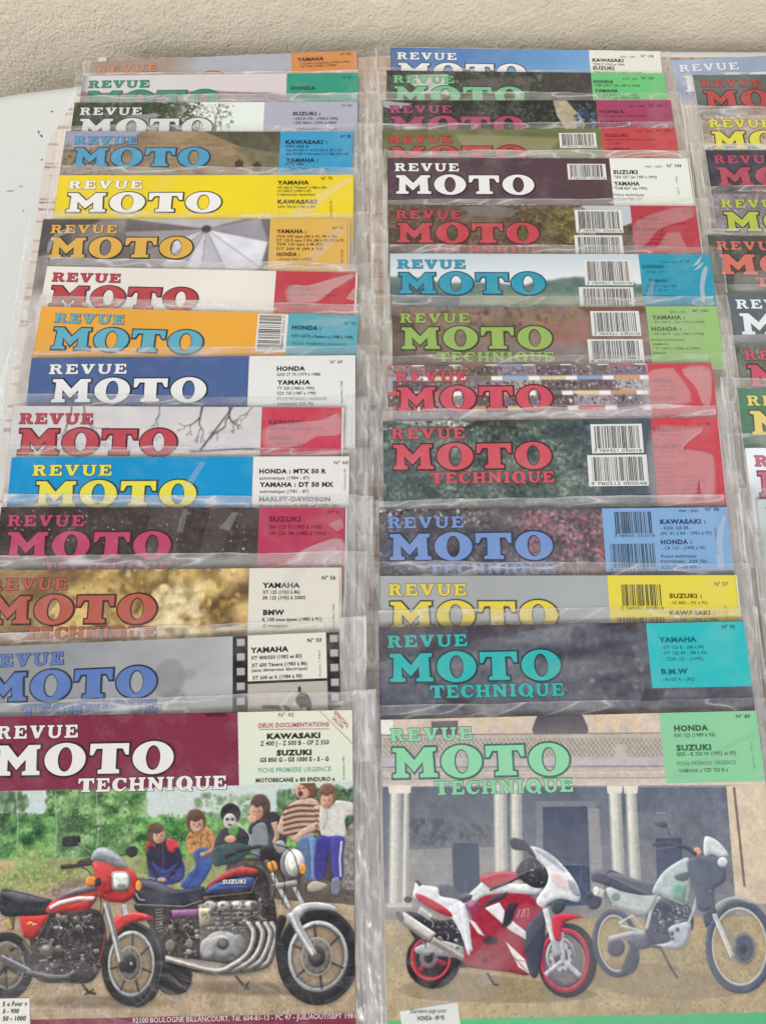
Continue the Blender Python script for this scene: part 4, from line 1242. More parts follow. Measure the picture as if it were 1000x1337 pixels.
    q.line([(640, 640), (652, 700)], 26, (190, 188, 186)); q.line([(544, 630), (584, 780), (630, 980)], 34, (120, 118, 120)); q.line([(538, 632), (578, 780), (622, 972)], 12, (212, 212, 212), .9)
    q.ell(634, 960, 26, 30, (50, 46, 48))
    q.line([(545, 770), (530, 860), (505, 960)], 10, (150, 46, 46), .8)
    # fairing
    q.poly([(478, 424), (500, 400), (560, 410), (640, 436), (688, 462), (714, 505), (690, 606), (640, 632), (560, 626), (508, 600), (494, 520)], [(212, 62, 54), (186, 40, 46)])
    q.curve([(468, 404), (490, 356), (540, 342), (600, 372), (650, 426), (662, 452), (590, 440), (540, 420), (488, 412)], (146, 150, 158))
    q.curve([(500, 366), (540, 350), (590, 376), (620, 410), (560, 396)], (186, 192, 200), .8)
    q.poly([(500, 520), (576, 470), (588, 470), (582, 575), (510, 600)], (170, 34, 40), .8)
    q.curve([(578, 474), (620, 466), (664, 474), (674, 520), (664, 566), (620, 572), (582, 560), (576, 516)], (150, 144, 140)); q.curve([(588, 482), (620, 476), (656, 482), (664, 520), (656, 556), (620, 560), (592, 552), (586, 516)], (216, 220, 214)); q.ell(626, 540, 22, 10, (130, 130, 126), 0, .7)
    q.ell(470, 520, 30, 28, (226, 134, 50)); q.ell(716, 542, 16, 28, (230, 150, 50)); q.ell(506, 522, 16, 22, (40, 36, 38))
    q.line([(700, 580), (720, 612), (750, 618)], 7, (206, 200, 196), .8, None, True)
    q.curve([(320, 300), (340, 284), (400, 282), (416, 300), (400, 332), (350, 340), (326, 332)], (26, 26, 30)); q.line([(400, 318), (470, 370)], 6, (150, 148, 140))
    q.curve([(652, 350), (690, 334), (712, 352), (704, 384), (676, 394), (654, 376)], (30, 28, 32)); q.line([(656, 376), (620, 386)], 6, (60, 56, 56))
    q.line([(480, 232), (540, 228)], 14, (90, 100, 90), .7)
    c.relief = 0
    c.grainy(.07, .45, 3)
    c.grainy(.05, 1.6, 9)
    c.blur(1)
    # heading band, address band
    c.poly([(-60, 900), (310, 900), (310.5, 1025), (-60, 1034)], (124, 40, 66), 1, (.06, 20))
    c.poly([(308, 900), (480, 900), (480, 1019), (310, 1025)], [(226, 226, 206), (212, 222, 204)])
    c.poly([(266, 931), (292, 930), (293, 935), (267, 936)], (70, 20, 36), .8)
    c.poly([(-60, 1333), (480, 1321), (480, 1420), (-60, 1420)], (120, 34, 60))
    c.poly([(-60, 1304), (36.5, 1302), (37, 1345), (-60, 1345)], (222, 222, 214))
    c.line([(-60, 1303.4), (36.5, 1301.8)], 1, (60, 50, 50)); c.line([(36.5, 1302), (37, 1345)], .8, (90, 80, 80))

def art_front_right(c):
    rn = np.random.default_rng(89)
    c.fill(A(150, 146, 150) * np.ones_like(c.a))
    # stone front: frieze with arches, balustrade, cornice
    c.poly([(480, 930), (1010, 920), (1010, 968), (480, 968)], (206, 190, 176), 1, (.16, 8))
    for x in (600, 628, 660, 780, 800, 826):
        c.poly([(x, 932), (x + 10, 932), (x + 10, 962), (x, 962)], (222, 196, 160), .5)
    c.poly([(497, 932), (513, 931), (513, 958), (497, 960)], (232, 228, 226), .95)
    c.poly([(563, 942), (598, 941), (598, 962), (563, 962)], (96, 92, 100), .9)
    c.curve([(697, 958), (699, 940), (706, 933), (730, 930), (756, 932), (764, 942), (766, 958), (732, 960)], [(74, 70, 82), (122, 114, 120)])
    c.poly([(480, 960), (1010, 957), (1010, 1008), (480, 1008)], (186, 178, 168), 1, (.1, 10))
    for i in range(62):
        for j in range(7):
            x, y = 500 + i * 6 + (j % 2) * 3, 964 + j * 4
            if 800 < x < 818 and j > 1:
                continue
            c.line([(x, y), (x + 3, y + 3.6)], 1.1, (110, 102, 104), .55); c.line([(x + 3, y), (x, y + 3.6)], 1.1, (126, 116, 114), .45)
    c.poly([(480, 990), (1010, 988), (1010, 1002), (480, 1002)], (186, 180, 184), 1, (.1, 6))
    c.line([(480, 960), (870, 957)], 1.4, (112, 106, 110), .8)
    c.poly([(480, 1002), (1010, 1000), (1010, 1024), (480, 1026)], [(178, 170, 168), (212, 198, 182)], 1, (.1, 6))
    for y, col in ((1002, (120, 116, 122)), (1010, (214, 206, 198)), (1017, (146, 140, 140)), (1026, (220, 212, 200))):
        c.line([(480, y), (1010, y - 2)], 1.6, col, .8)
    # shaded arcade
    c.poly([(500, 1028), (960, 1028), (975, 1205), (500, 1205)], [(98, 106, 122), (134, 136, 142)], 1, (.30, 7))
    c.poly([(528, 1110), (650, 1106), (650, 1200), (520, 1200)], (168, 164, 162), .75, (.2, 5))
    c.dabs(rn, (528, 1070, 580, 1104), 160, (1, 4), [(62, 62, 74), (80, 80, 92)], .4); c.dabs(rn, (560, 1076, 640, 1096), 120, (1, 4), [(70, 70, 82), (92, 92, 104)], .35, .4)
    c.poly([(590, 1101), (625, 1101), (627, 1166), (592, 1168)], (70, 82, 106)); c.line([(590, 1101), (592, 1168)], 2, (120, 122, 130), .8)
    c.poly([(700, 1046), (778, 1046), (786, 1200), (700, 1200)], (132, 136, 148), .8); c.poly([(709, 1054), (766, 1053), (772, 1194), (709, 1196)], [(58, 70, 98), (76, 86, 110)])
    c.poly([(768, 1056), (782, 1056), (790, 1186), (774, 1188)], (168, 164, 164), .7)
    c.poly([(835, 1100), (855, 1098), (858, 1190), (838, 1190)], (128, 128, 136), .6); c.poly([(856, 1095), (890, 1094), (892, 1160), (858, 1160)], (72, 82, 108))
    for i_ in range(26):
        x_, y_ = rn.uniform(500, 960), rn.uniform(1034, 1190)
        c.line([(x_, y_), (x_ + rn.uniform(-2, 2), y_ + rn.uniform(10, 50))], rn.uniform(.6, 2), (150, 154, 166) if i_ % 2 else (74, 82, 102), .25)
    for y_ in (1046, 1062, 1078, 1094, 1112, 1130, 1150, 1170):
        c.line([(500, y_), (960, y_ - 3)], .7, (84, 92, 110), .3)
    for x_ in (709, 766, 738):
        c.line([(x_, 1054), (x_ + 4, 1194)], 1.3, (44, 52, 76), .6)
    # columns
    for (x0, x1, x2, x3, s) in ((645, 661, 647, 664, 0), (667, 681, 668, 683, 0), (795, 810, 802, 818, 1), (817, 830, 824, 839, 1), (510, 524, 508, 523, 0), (527, 534, 524, 534, 0)):
        c.poly([(x0, 1028), (x1, 1028), (x3, 1190), (x2, 1190)], (212, 210, 200)); c.poly([(x1 - 4, 1028), (x1, 1028), (x3, 1190), (x3 - 4, 1190)], (158, 158, 160), .8); c.poly([(x1 - 6, 1028), (x1 - 4, 1028), (x3 - 4, 1190), (x3 - 6, 1190)], (190, 188, 182), .8); c.poly([(x0 + 2, 1028), (x0 + 5, 1028), (x2 + 5, 1190), (x2 + 2, 1190)], (232, 230, 220), .8); c.poly([(x0 - 1, 1028), (x0 + 1, 1028), (x2 + 1, 1190), (x2 - 1, 1190)], (176, 174, 170), .8)
        c.poly([(x0 - 3, 1026), (x1 + 3, 1026), (x1 + 2, 1036), (x0 - 2, 1036)], (226, 220, 208)); c.poly([(x2 - 3, 1180), (x3 + 3, 1180), (x3 + 4, 1192), (x2 - 4, 1192)], (206, 202, 196))
    c.poly([(948, 1026), (1020, 1024), (1020, 1200), (962, 1200)], (212, 196, 172), 1, (.14, 6)); c.line([(958, 1028), (966, 1100), (972, 1158)], 3.2, (104, 96, 92), .9)
    c.poly([(480, 1180), (506, 1180), (506, 1206), (480, 1206)], (172, 166, 160))
    c.poly([(480, 1186), (1010, 1180), (1010, 1200), (480, 1206)], (150, 146, 146), .85, (.2, 5)); c.line([(480, 1204), (1010, 1196)], 2, (110, 104, 100), .7)
    # gravel
    c.poly([(480, 1202), (1010, 1196), (1010, 1345), (480, 1345)], (178, 160, 124), 1, (.25, 8))
    c.dabs(rn, (490, 1203, 1006, 1335), 5200, (.4, 1.5), [(204, 188, 152), (138, 122, 92), (170, 150, 112), (118, 104, 82), (214, 202, 172)], .55, .5)
    c.curve([(520, 1290), (600, 1272), (720, 1284), (780, 1300), (700, 1310), (560, 1306)], (112, 98, 76), .4)
    c.curve([(760, 1270), (850, 1258), (980, 1290), (900, 1306), (800, 1296)], (124, 110, 88), .35)
    # race replica: white and red
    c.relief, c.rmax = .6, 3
    q = local(c, 500, 1040, .29)
    q.curve([(100, 520), (250, 560), (400, 560), (400, 760), (250, 740), (140, 640)], (50, 48, 58))
    q.ell(225, 740, 122, 128, (28, 26, 34)); q.ell(214, 732, 92, 100, (150, 36, 56)); q.ell(220, 734, 74, 80, (44, 36, 46)); q.ring(214, 732, 92, 100, 12, (196, 60, 78))
    for t in (.3, 2.4, 4.5):
        q.line([(216, 734), (216 + 74 * math.cos(t), 734 + 80 * math.sin(t))], 22, (150, 40, 58))
    q.ell(206, 730, 42, 46, (140, 138, 142), 0, .8); q.ell(206, 730, 20, 22, (60, 56, 62))
    q.curve([(150, 680), (260, 650), (380, 690), (380, 730), (240, 720), (160, 712)], (170, 172, 178)); q.clutter(rn, (160, 550, 390, 710), 110, (5, 13), [(30, 28, 30), (62, 58, 58), (110, 106, 104), (168, 166, 162), (210, 208, 204), (84, 78, 74)])
    q.line([(85, 545), (225, 640)], 54, (150, 148, 146)); q.line([(85, 538), (225, 632)], 38, (214, 214, 206)); q.line([(90, 526), (226, 618)], 8, (240, 240, 234), .9); q.ell(76, 540, 14, 26, (90, 86, 84), -.6)
    q.line([(222, 646), (300, 694), (372, 738)], 30, (150, 142, 136)); q.line([(224, 640), (372, 730)], 8, (206, 200, 194), .8)
    q.line([(165, 510), (220, 550)], 34, (176, 176, 172)); q.line([(165, 504), (220, 544)], 10, (226, 226, 222), .8)
    q.ring(830, 740, 134, 168, 52, (46, 48, 62)); q.ring(820, 740, 112, 146, 18, (190, 54, 78)); q.ell(814, 740, 88, 120, (120, 118, 130), 0, .75)
    q.ell(800, 722, 66, 86, (196, 198, 204)); q.ring(800, 722, 60, 80, 10, (128, 128, 138)); q.ell(800, 722, 32, 42, (96, 96, 108))
    for i in range(9):
        q.ell(800 + 48 * math.cos(i * .7), 722 + 64 * math.sin(i * .7), 6, 8, (110, 108, 116))
    for t in (.6, 2.6, 4.6):
        q.line([(812, 740), (812 + 96 * math.cos(t), 740 + 128 * math.sin(t))], 22, (206, 206, 212), .9)
    q.curve([(385, 484), (440, 448), (560, 436), (640, 436), (720, 500), (724, 560), (654, 610), (648, 690), (660, 802), (560, 792), (390, 772), (366, 740), (372, 640), (400, 560)], (156, 32, 56))
    q.curve([(640, 600), (720, 520), (730, 620), (700, 800), (664, 806), (640, 700)], (60, 64, 84), .95)
    c.relief = .25
    q.poly([(458, 504), (524, 478), (566, 548), (644, 610), (644, 646), (570, 604), (500, 540)], (230, 226, 230)); q.poly([(536, 590), (548, 520), (566, 484), (610, 480), (604, 500), (578, 572), (556, 592)], (48, 42, 58))
    q.poly([(550, 652), (640, 736), (660, 802), (610, 770)], (236, 226, 226)); q.poly([(380, 550), (420, 570), (462, 632), (430, 620)], (228, 218, 222))
    q.line([(410, 560), (470, 640), (560, 700), (650, 790)], 3, (110, 20, 40), .8, None, True); q.line([(400, 700), (640, 745)], 3, (110, 20, 40), .6)
    q.ell(484, 650, 34, 20, (56, 34, 48)); q.ell(458, 738, 12, 12, (90, 24, 40)); q.curve([(590, 520), (640, 480), (680, 500), (650, 560), (600, 580)], (190, 96, 112), .35)
    q.line([(604, 548), (616, 512), (634, 508), (622, 548)], 7, (226, 176, 184), .7); q.line([(640, 506), (634, 544), (652, 540), (656, 508), (642, 506)], 6, (226, 176, 184), .7)
    c.relief = .55
    q.curve([(366, 470), (420, 410), (470, 380), (600, 396), (700, 392), (700, 440), (560, 436), (450, 452), (400, 500)], (226, 228, 230)); q.curve([(450, 510), (480, 462), (560, 432), (540, 462), (480, 486)], (70, 60, 76))
    q.curve([(436, 372), (470, 348), (560, 338), (620, 350), (600, 378), (500, 416), (462, 400)], (190, 54, 72)); q.line([(450, 366), (540, 346), (600, 352)], 8, (226, 140, 150), .7, None, True)
    q.line([(480, 424), (600, 372), (700, 360)], 10, (56, 52, 62), .9)
    q.curve([(245, 404), (300, 400), (350, 438), (402, 446), (376, 478), (300, 472), (246, 448)], (86, 90, 108))
    q.curve([(140, 416), (150, 384), (176, 400), (246, 412), (260, 450), (364, 484), (396, 640), (386, 720), (350, 620), (300, 540), (220, 490), (140, 460)], (232, 232, 236)); q.curve([(150, 440), (200, 456), (290, 510), (310, 544), (240, 520), (160, 470)], (186, 46, 64)); q.ell(112, 466, 18, 14, (50, 40, 52)); q.line([(150, 380), (170, 402)], 14, (60, 56, 64))
    q.line([(356, 486), (392, 700)], 26, (222, 224, 230)); q.curve([(376, 470), (440, 480), (430, 520), (390, 540)], (150, 70, 120), .5)
    q.curve([(600, 330), (640, 284), (700, 286), (742, 350), (736, 400), (690, 414), (640, 390), (610, 360)], (50, 50, 60)); q.clutter(rn, (630, 296, 720, 390), 24, (5, 12), [(30, 30, 38), (90, 90, 100), (150, 150, 158)])
    q.curve([(656, 226), (720, 240), (790, 290), (862, 376), (888, 444), (876, 476), (800, 462), (740, 486), (722, 506), (690, 470), (740, 390), (736, 330), (690, 280)], (228, 230, 234)); q.curve([(680, 236), (740, 252), (800, 310), (820, 340), (760, 300)], (176, 188, 206), .8)
    q.curve([(830, 380), (862, 390), (886, 446), (856, 440)], (150, 160, 170), .9); q.curve([(760, 340), (820, 370), (840, 430), (780, 400)], (236, 206, 200), .6)
    q.curve([(574, 196), (600, 188), (650, 212), (690, 276), (660, 262), (640, 246), (584, 236)], (60, 64, 78)); q.ell(824, 306, 16, 14, (70, 74, 84))
    q.line([(730, 506), (770, 662)], 26, (214, 216, 222)); q.line([(724, 508), (764, 660)], 7, (242, 242, 244), .9); q.line([(770, 640), (790, 720)], 34, (176, 178, 186)); q.curve([(762, 548), (820, 528), (904, 546), (850, 556), (810, 582), (802, 650), (772, 640)], (198, 56, 76)); q.curve([(760, 480), (806, 470), (820, 500), (790, 530), (764, 520)], (66, 76, 84))
    q.line([(470, 796), (500, 848), (520, 850)], 10, (50, 44, 46))
    # trail bike: pale grey green
    q = local(c, 740, 1040, .26)
    q.ring(245, 740, 116, 172, 28, (78, 84, 104), -.12); q.ring(245, 740, 90, 146, 8, (200, 198, 196), -.12, .9)
    for i in range(16):
        t = i * .3927
        q.line([(245, 745), (245 + 80 * math.cos(t), 745 + 130 * math.sin(t))], 2.2, (176, 174, 174), .6)
    q.ell(248, 760, 44, 46, (84, 88, 104)); q.curve([(270, 900), (340, 880), (366, 800), (330, 740), (300, 800)], (70, 76, 96), .9)
    q.ring(870, 755, 174, 238, 36, (84, 92, 114), -.04); q.ring(868, 755, 140, 198, 9, (206, 204, 200), -.04, .95)
    for i in range(22):
        t = i * .2856
        q.line([(886, 765), (868 + 126 * math.cos(t), 755 + 180 * math.sin(t))], 2.2, (190, 186, 180), .6)
    q.ell(892, 765, 54, 78, (84, 90, 110)); q.ring(892, 765, 54, 78, 10, (116, 120, 134)); q.ell(884, 765, 20, 26, (56, 60, 76))
    q.line([(210, 720), (330, 690), (420, 690)], 30, (176, 180, 188)); q.curve([(300, 720), (420, 700), (460, 740), (360, 770)], (92, 98, 116)); q.line([(260, 640), (330, 600), (390, 680), (270, 650)], 14, (206, 210, 214), .95)
    q.curve([(420, 520), (600, 540), (636, 640), (600, 690), (440, 750), (396, 700), (400, 600)], (72, 78, 98)); q.clutter(rn, (420, 530, 600, 690), 110, (6, 14), [(50, 56, 76), (96, 102, 118), (140, 146, 158), (66, 72, 92), (180, 184, 192)])
    q.curve([(512, 664), (560, 640), (622, 636), (610, 720), (570, 768), (490, 764), (440, 748), (520, 730)], (186, 192, 202)); q.ell(528, 690, 10, 12, (90, 96, 110)); q.ell(556, 670, 9, 11, (90, 96, 110)); q.ell(530, 716, 10, 9, (90, 96, 110))
    q.line([(660, 450), (640, 560), (610, 640)], 14, (206, 210, 214), .9, None, True); q.line([(470, 504), (430, 560), (400, 670)], 18, (206, 210, 214), .95, None, True)
    q.line([(470, 756), (510, 840), (556, 914)], 10, (80, 80, 88)); q.line([(420, 750), (470, 760)], 12, (90, 92, 102))
    q.curve([(96, 480), (160, 500), (176, 530), (150, 566), (110, 560)], (66, 72, 92)); q.curve([(124, 384), (180, 372), (230, 400), (224, 450), (150, 432), (126, 424)], (92, 96, 112)); q.line([(190, 400), (220, 374), (268, 392)], 8, (70, 74, 90), 1, None, True)
    q.line([(150, 480), (186, 492)], 40, (214, 214, 212)); q.ell(148, 478, 16, 24, (232, 230, 226))
    q.curve([(196, 468), (250, 460), (400, 494), (456, 490), (430, 560), (384, 600), (320, 580), (240, 548)], (190, 202, 200)); q.ell(246, 506, 22, 20, (120, 130, 136), 0, .7)
    q.curve([(206, 394), (260, 386), (380, 432), (446, 446), (440, 494), (340, 492), (224, 456)], (86, 90, 108)); q.curve([(220, 396), (270, 392), (400, 440), (320, 430)], (122, 126, 142), .8)
    q.curve([(428, 482), (456, 420), (500, 366), (592, 310), (622, 330), (620, 420), (604, 540), (540, 530), (470, 496)], (186, 200, 202)); q.poly([(530, 430), (604, 442), (590, 540), (534, 512)], (126, 172, 160)); q.curve([(540, 400), (610, 380), (606, 420), (560, 424)], (86, 96, 108), .9)
    q.curve([(604, 330), (690, 300), (780, 330), (796, 420), (740, 470), (736, 560), (664, 574), (640, 480)], (92, 102, 120)); q.curve([(690, 210), (720, 204), (770, 236), (812, 296), (780, 310), (730, 292), (690, 296)], (206, 214, 218)); q.ell(782, 330, 28, 26, (228, 230, 228)); q.ring(782, 330, 30, 30, 5, (120, 126, 136))
    q.ell(654, 278, 20, 22, (224, 168, 140)); q.line([(428, 244), (500, 236), (600, 256), (650, 296)], 18, (76, 82, 100), 1, None, True); q.line([(446, 270), (560, 250)], 10, (90, 96, 112)); q.curve([(438, 132), (480, 120), (504, 140), (496, 156), (450, 148)], (84, 92, 110)); q.line([(500, 150), (520, 200)], 5, (84, 92, 110)); q.line([(448, 86), (498, 84)], 7, (160, 168, 182), .8)
    q.line([(735, 580), (832, 812)], 24, (206, 208, 210)); q.line([(728, 584), (824, 810)], 7, (236, 236, 236), .8); q.line([(790, 640), (850, 760)], 14, (150, 154, 164), .8); q.line([(720, 470), (740, 590)], 22, (88, 96, 114)); q.curve([(686, 600), (720, 570), (730, 620), (700, 660)], (78, 86, 106))
    q.curve([(744, 548), (800, 512), (870, 504), (952, 546), (890, 534), (820, 536), (770, 580)], (150, 156, 162)); q.line([(780, 524), (860, 512), (930, 534)], 5, (206, 208, 210), .7, None, True)
    c.relief = 0
    c.grainy(.07, .45, 4)
    c.grainy(.05, 1.8, 8)
    c.blur(1)
    # green foot band and caption slip
    c.poly([(598, 1331), (1010, 1322), (1010, 1420), (480, 1420), (500, 1334)], (86, 186, 130))
    c.poly([(522, 1321), (597, 1309), (602, 1345), (526, 1350)], (222, 226, 220))
    c.line([(522, 1321), (597, 1309)], .8, (150, 150, 146))

# ------------------------------------------------------------------ the magazines
T = 0.0026                                  # one magazine in its sleeve
# per column: traced cover corners (x0, y0, x1, y1, mm per unit down) and the place on the table (mm, mm, degrees, width mm)
PLACE = {
 'A': [((119, 81, 465, 66, .743), (-223.0, 500.6, 3.18, 202.7)), ((109, 99, 468, 95, .723), (-226.0, 484.5, .81, 207.5)), ((98, 134, 467, 133, .700), (-228.1, 456.7, .19, 209.4)),
       ((87, 171, 461, 172, .680), (-230.0, 428.3, -.19, 208.2)), ((78, 229, 462, 228, .617), (-228.9, 387.1, .18, 208.2)), ((57, 286, 457, 286, .593), (-234.2, 348.5, 0, 211.4)),
       ((62, 347.5, 467, 356, .567), (-225.4, 309.0, -1.39, 208.5)), ((55, 400, 468, 412, .543), (-223.7, 276.6, -1.89, 207.8)), ((42, 467, 464, 464, .527), (-223.9, 237.7, .45, 206.3)),
       ((18, 530, 449, 532, .507), (-230.3, 203.5, -.29, 205.9)), ((16, 597, 456, 596, .490), (-226.6, 169.4, .14, 206.0)), ((2, 662, 453, 663, .473), (-228.6, 137.6, -.13, 207.0)),
       ((-23, 745, 446, 741, .453), (-234.2, 98.7, .5, 210.0)), ((-32, 845, 442, 825, .430), (-231.4, 54.3, 2.41, 206.2)), ((-38, 937, 460, 927, .410), (-228.0, 15.6, 1.12, 211.0))],
 'B': [((510, 62, 861, 67, .747), (5.9, 514.9, -1.05, 206.5)), ((505, 92, 867, 96, .727), (2.9, 489.7, -.8, 209.5)), ((500, 131, 875, 131, .703), (0, 458.8, 0, 213.1)),
       ((499, 170, 881, 167, .680), (-.6, 429.0, .55, 213.0)), ((506, 206, 899, 207, .627), (3.3, 402.3, -.18, 214.8)), ((507, 267, 909, 269, .600), (3.7, 360.5, -.34, 213.7)),
       ((509, 331, 926, 332, .573), (4.7, 318.9, -.16, 215.7)), ((512, 401, 935, 400, .547), (6.0, 276.1, .15, 212.6)), ((506, 477, 928, 474, .523), (2.9, 232.4, .45, 205.9)),
       ((500, 550, 937, 545, .503), (0, 193.5, .71, 208.2)), ((495, 665, 948, 660, .473), (-2.3, 137.0, .66, 209.4)), ((496, 752, 961, 751, .450), (-1.8, 96.3, .13, 209.6)),
       ((494, 819, 970, 810, .433), (-2.6, 66.0, 1.08, 210.5)), ((497, 940, 986, 928, .410), (-1.3, 14.5, 1.36, 209.4))],
 'C': [(None, (219.6, 502.1, 3.42, 214)), (None, (233.6, 485.3, .6, 209.9)), (None, (233.6, 445.4, 0, 208.2)), (None, (231.8, 411.3, 0, 209.7)), (None, (230.7, 371.5, -.18, 208.5)),
       (None, (222.0, 335.5, -.84, 209.2)), (None, (227.8, 288.1, .16, 209.7)), (None, (226.6, 249.0, .31, 208)), (None, (223.3, 216.5, -.15, 209.2)), (None, (222.6, 176.1, .28, 209.2)),
       (None, (225.0, 142.8, -.4, 209.7)), (None, (228.4, 112.6, -.26, 208.6))],
}
LEN = 297.0
def tops_of(col):
    out = []
    for _, (x, y, r, w) in PLACE[col]:
        out.append((y + 0.5 * w * math.sin(math.radians(r))) / 1000)
    return out
TOPS = {c: tops_of(c) for c in PLACE}
def sag(col):
    """how many lower magazines have already ended at depth y: the bend all covers of a column share"""
    ys = np.array([y - 0.297 for y in TOPS[col]])[::-1]
    gs = np.arange(len(ys))[::-1].astype(float)
    def g(y):
        return np.mean([np.interp(y + d, ys, gs, left=gs[0], right=0.0) for d in np.linspace(-.03, .03, 13)], axis=0)
    return g
SAG = {c: sag(c) for c in PLACE}

INK = (44, 40, 44)
def dark(c, k=.42):
    return tuple(k * v for v in c)

LOW_TITLE = {('B', 6), ('B', 8), ('A', 3), ('A', 4), ('A', 5), ('A', 7), ('A', 8), ('A', 9), ('A', 10), ('B', 4)}          # titles whose last word sits under the next magazine
GROUP = 'motorcycle magazines in clear sleeves, laid out in columns'
def magazine(col, k, label, art, fill, out=None, panel=None, pcol=None, ptop=0.0, pbot=46.0, text=(), bars=(), title=0.0, scale=1.0, revue=None, glare=(), sleeve=(12, 12), ppm=2.1,
             edge=None, tech=None, ow=1.05):
    tr, (X, Y, R, Wd) = PLACE[col][k]
    n = len(PLACE[col])
    last = k == n - 1
    nxt = None if last else (TOPS[col][k] - TOPS[col][k + 1]) * 1000
    hom = {('A', 14): H_A, ('B', 13): H_B}.get((col, k))
    vis = 168.0 if hom else (min(nxt + 12, 66) if nxt else 66.0)
    if col == 'C' and last:
        vis = 150.0
    root = bpy.data.objects.new('magazine', None)
    root.empty_display_size = .02
    COL.objects.link(root)
    root.location = (X / 1000, Y / 1000, 0)
    root.rotation_euler = (0, 0, math.radians(R))
    tag(root, label, 'magazine', GROUP)
    sr, cr_ = math.sin(math.radians(R)), math.cos(math.radians(R))
    def height(u, v, lay=k):
        wy = Y / 1000 + u / 1000 * sr - v / 1000 * cr_
        return (lay + 1) * T - T * SAG[col](wy)
    def place(pts):
        p = np.asarray(pts, float)
        z = height(p[:, 0], p[:, 1]) + p[:, 2] / 1000
        return np.stack([p[:, 0] / 1000, -p[:, 1] / 1000, z], 1)
    def link(pr, name, parent):
        cc = np.array(pr.c, float) / 255.0
        g_ = cc.mean(1, keepdims=True)
        return mesh_obj(name, place(pr.v), pr.f, MP, parent, cols=lin((g_ + (cc - g_) * .84) * .97))
    # pages
    vs = np.arange(0, LEN + .1, 9.9)
    pv, pf = [], []
    for v in vs:
        for u, dz in ((.25, -.12), (Wd - .25, -.12), (Wd - .25, -2.25), (.25, -2.25)):
            pv.append((u, min(max(v, .3), LEN - .3), dz))
    for i in range(len(vs) - 1):
        a, b = 4 * i, 4 * i + 4
        for j in range(4):
            pf.append((a + j, b + j, b + (j + 1) % 4, a + (j + 1) % 4)[::-1])
    e = 4 * (len(vs) - 1)
    pf += [(0, 3, 2, 1)[::-1], (e, e + 1, e + 2, e + 3)[::-1]]
    mesh_obj('page_block', place(pv), pf, MPAPER, root)
    # cover with its printed picture
    c = Canvas(Wd, vis, ppm, hom)
    art(c)
    if edge:
        c.a[:, -max(1, int(1.2 * ppm)):] = A(*edge)
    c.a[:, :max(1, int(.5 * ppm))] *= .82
    V = np.concatenate([np.linspace(0, vis, c.ny), np.arange(vis + 10, LEN, 12.0), [LEN]])
    ext = len(V) - c.ny
    U = np.linspace(0, Wd, c.nx)
    UU, VV = np.meshgrid(U, V)
    a = np.concatenate([c.a, (np.repeat(c.a[-1:], ext, 0) if hom else np.full((ext, c.nx, 3), 0.78) * A(255, 248, 240))])
    mesh_obj('cover', place(np.stack([UU, VV, UU * 0], -1).reshape(-1, 3)), grid_faces(len(V), len(U)), MP, root, cols=lin(a).reshape(-1, 3), smooth=True)
    # title
    out = out or dark(fill)
    pr = Prints()
    s = scale
    r0 = revue or (5, 50.5)
    word(pr, 'REVUE', r0[0] + title * (revue is None), 4.9, r0[1] + title * (revue is None), 11.7, fill, out if ow else None, .26, .26)
    word(pr, 'MOTO', 6.1 + title, 15.2, 5.2 + title + 98.0 * s, 30.9, fill, out, ow, .15)
    if tech is not None or vis > 42:
        t0, t1 = tech or (28.5 + title, 104 + title)
        tv0 = 39.5 if (col, k) in LOW_TITLE else 33.2
        word(pr, 'TECHNIQUE', t0, tv0, t1, tv0 + 7.0, fill, out, .28, .20)
    link(pr, 'title_lettering', root)
    # tracing units -> cover millimetres
    def tm(px, py):
        if hom:
            q = hom(np.array([[px, py]]))[0]
            return float(q[0]), float(q[1])
        x0, y0, x1, y1, svv = tr
        ym = (y0 + y1) / 2
        xs = 500 + (px - 500) * (ym + 2148) / (py + 2148)
        return (xs - x0) * Wd / (x1 - x0), (py - (y0 + (y1 - y0) * (xs - x0) / (x1 - x0))) * svv
    svm = .415 if hom else (tr[4] if tr else .5)
    host = root
    if panel is not None:
        pr = Prints()
        p1 = Wd - (1.2 if edge else .0)
        pr.rect(panel, ptop, p1 if len(pcol) == 3 else pcol[3], pbot, pcol[:3], .12)
        host = link(pr, 'info_panel', root)
    if text:
        prs = {}
        for row in text:
            x0, x1, yb, cap, body = row[:5]
            where = 'model_list'
            if hom and yb > 1290:
                where = 'address_line' if x1 - x0 > 200 else 'caption_list'
            elif body == 'SUZUKI' and hom and yb > 1100:
                where = 'tank_lettering'
            elif len(row) > 5 and row[5] == '/':
                where = 'corner_flash'
            pr = prs.setdefault(where, Prints())
            st = row[5] if len(row) > 5 else 'n'
            tc = row[6] if len(row) > 6 else INK
            u0, vb = tm(x0, yb)
            if st == '|':                                   # a line of small type running up the page
                u1, v1 = tm(x0, x1)
                type_line(pr, body, u0, u0 + abs(vb - v1), vb, cap * svm, tc, .0, .24, -math.pi / 2)
            elif st == '/':                                 # across the corner
                type_line(pr, body, u0, u0 + (x1 - x0) * svm * 1.05, vb, cap * svm, tc, .012, .24, math.radians(46))
            elif st == '_':
                u1, v1 = tm(x1, cap)
                d = np.array([u1 - u0, v1 - vb]); d = np.array([-d[1], d[0]]) / np.hypot(*d) * .12
                pr.add([[(u0 - d[0], vb - d[1]), (u1 - d[0], v1 - d[1]), (u1 + d[0], v1 + d[1]), (u0 + d[0], vb + d[1])]], tc, .24)
            else:
                u1, _ = tm(x1, yb)
                type_line(pr, body, u0, u1, vb, cap * svm, tc, {'B': .05, 'b': .022, 'n': .012, 't': .003}[st])
        for where, pr in prs.items():
            link(pr, where, host if where == 'model_list' else root)
    rb = random.Random(k * 7 + ord(col))
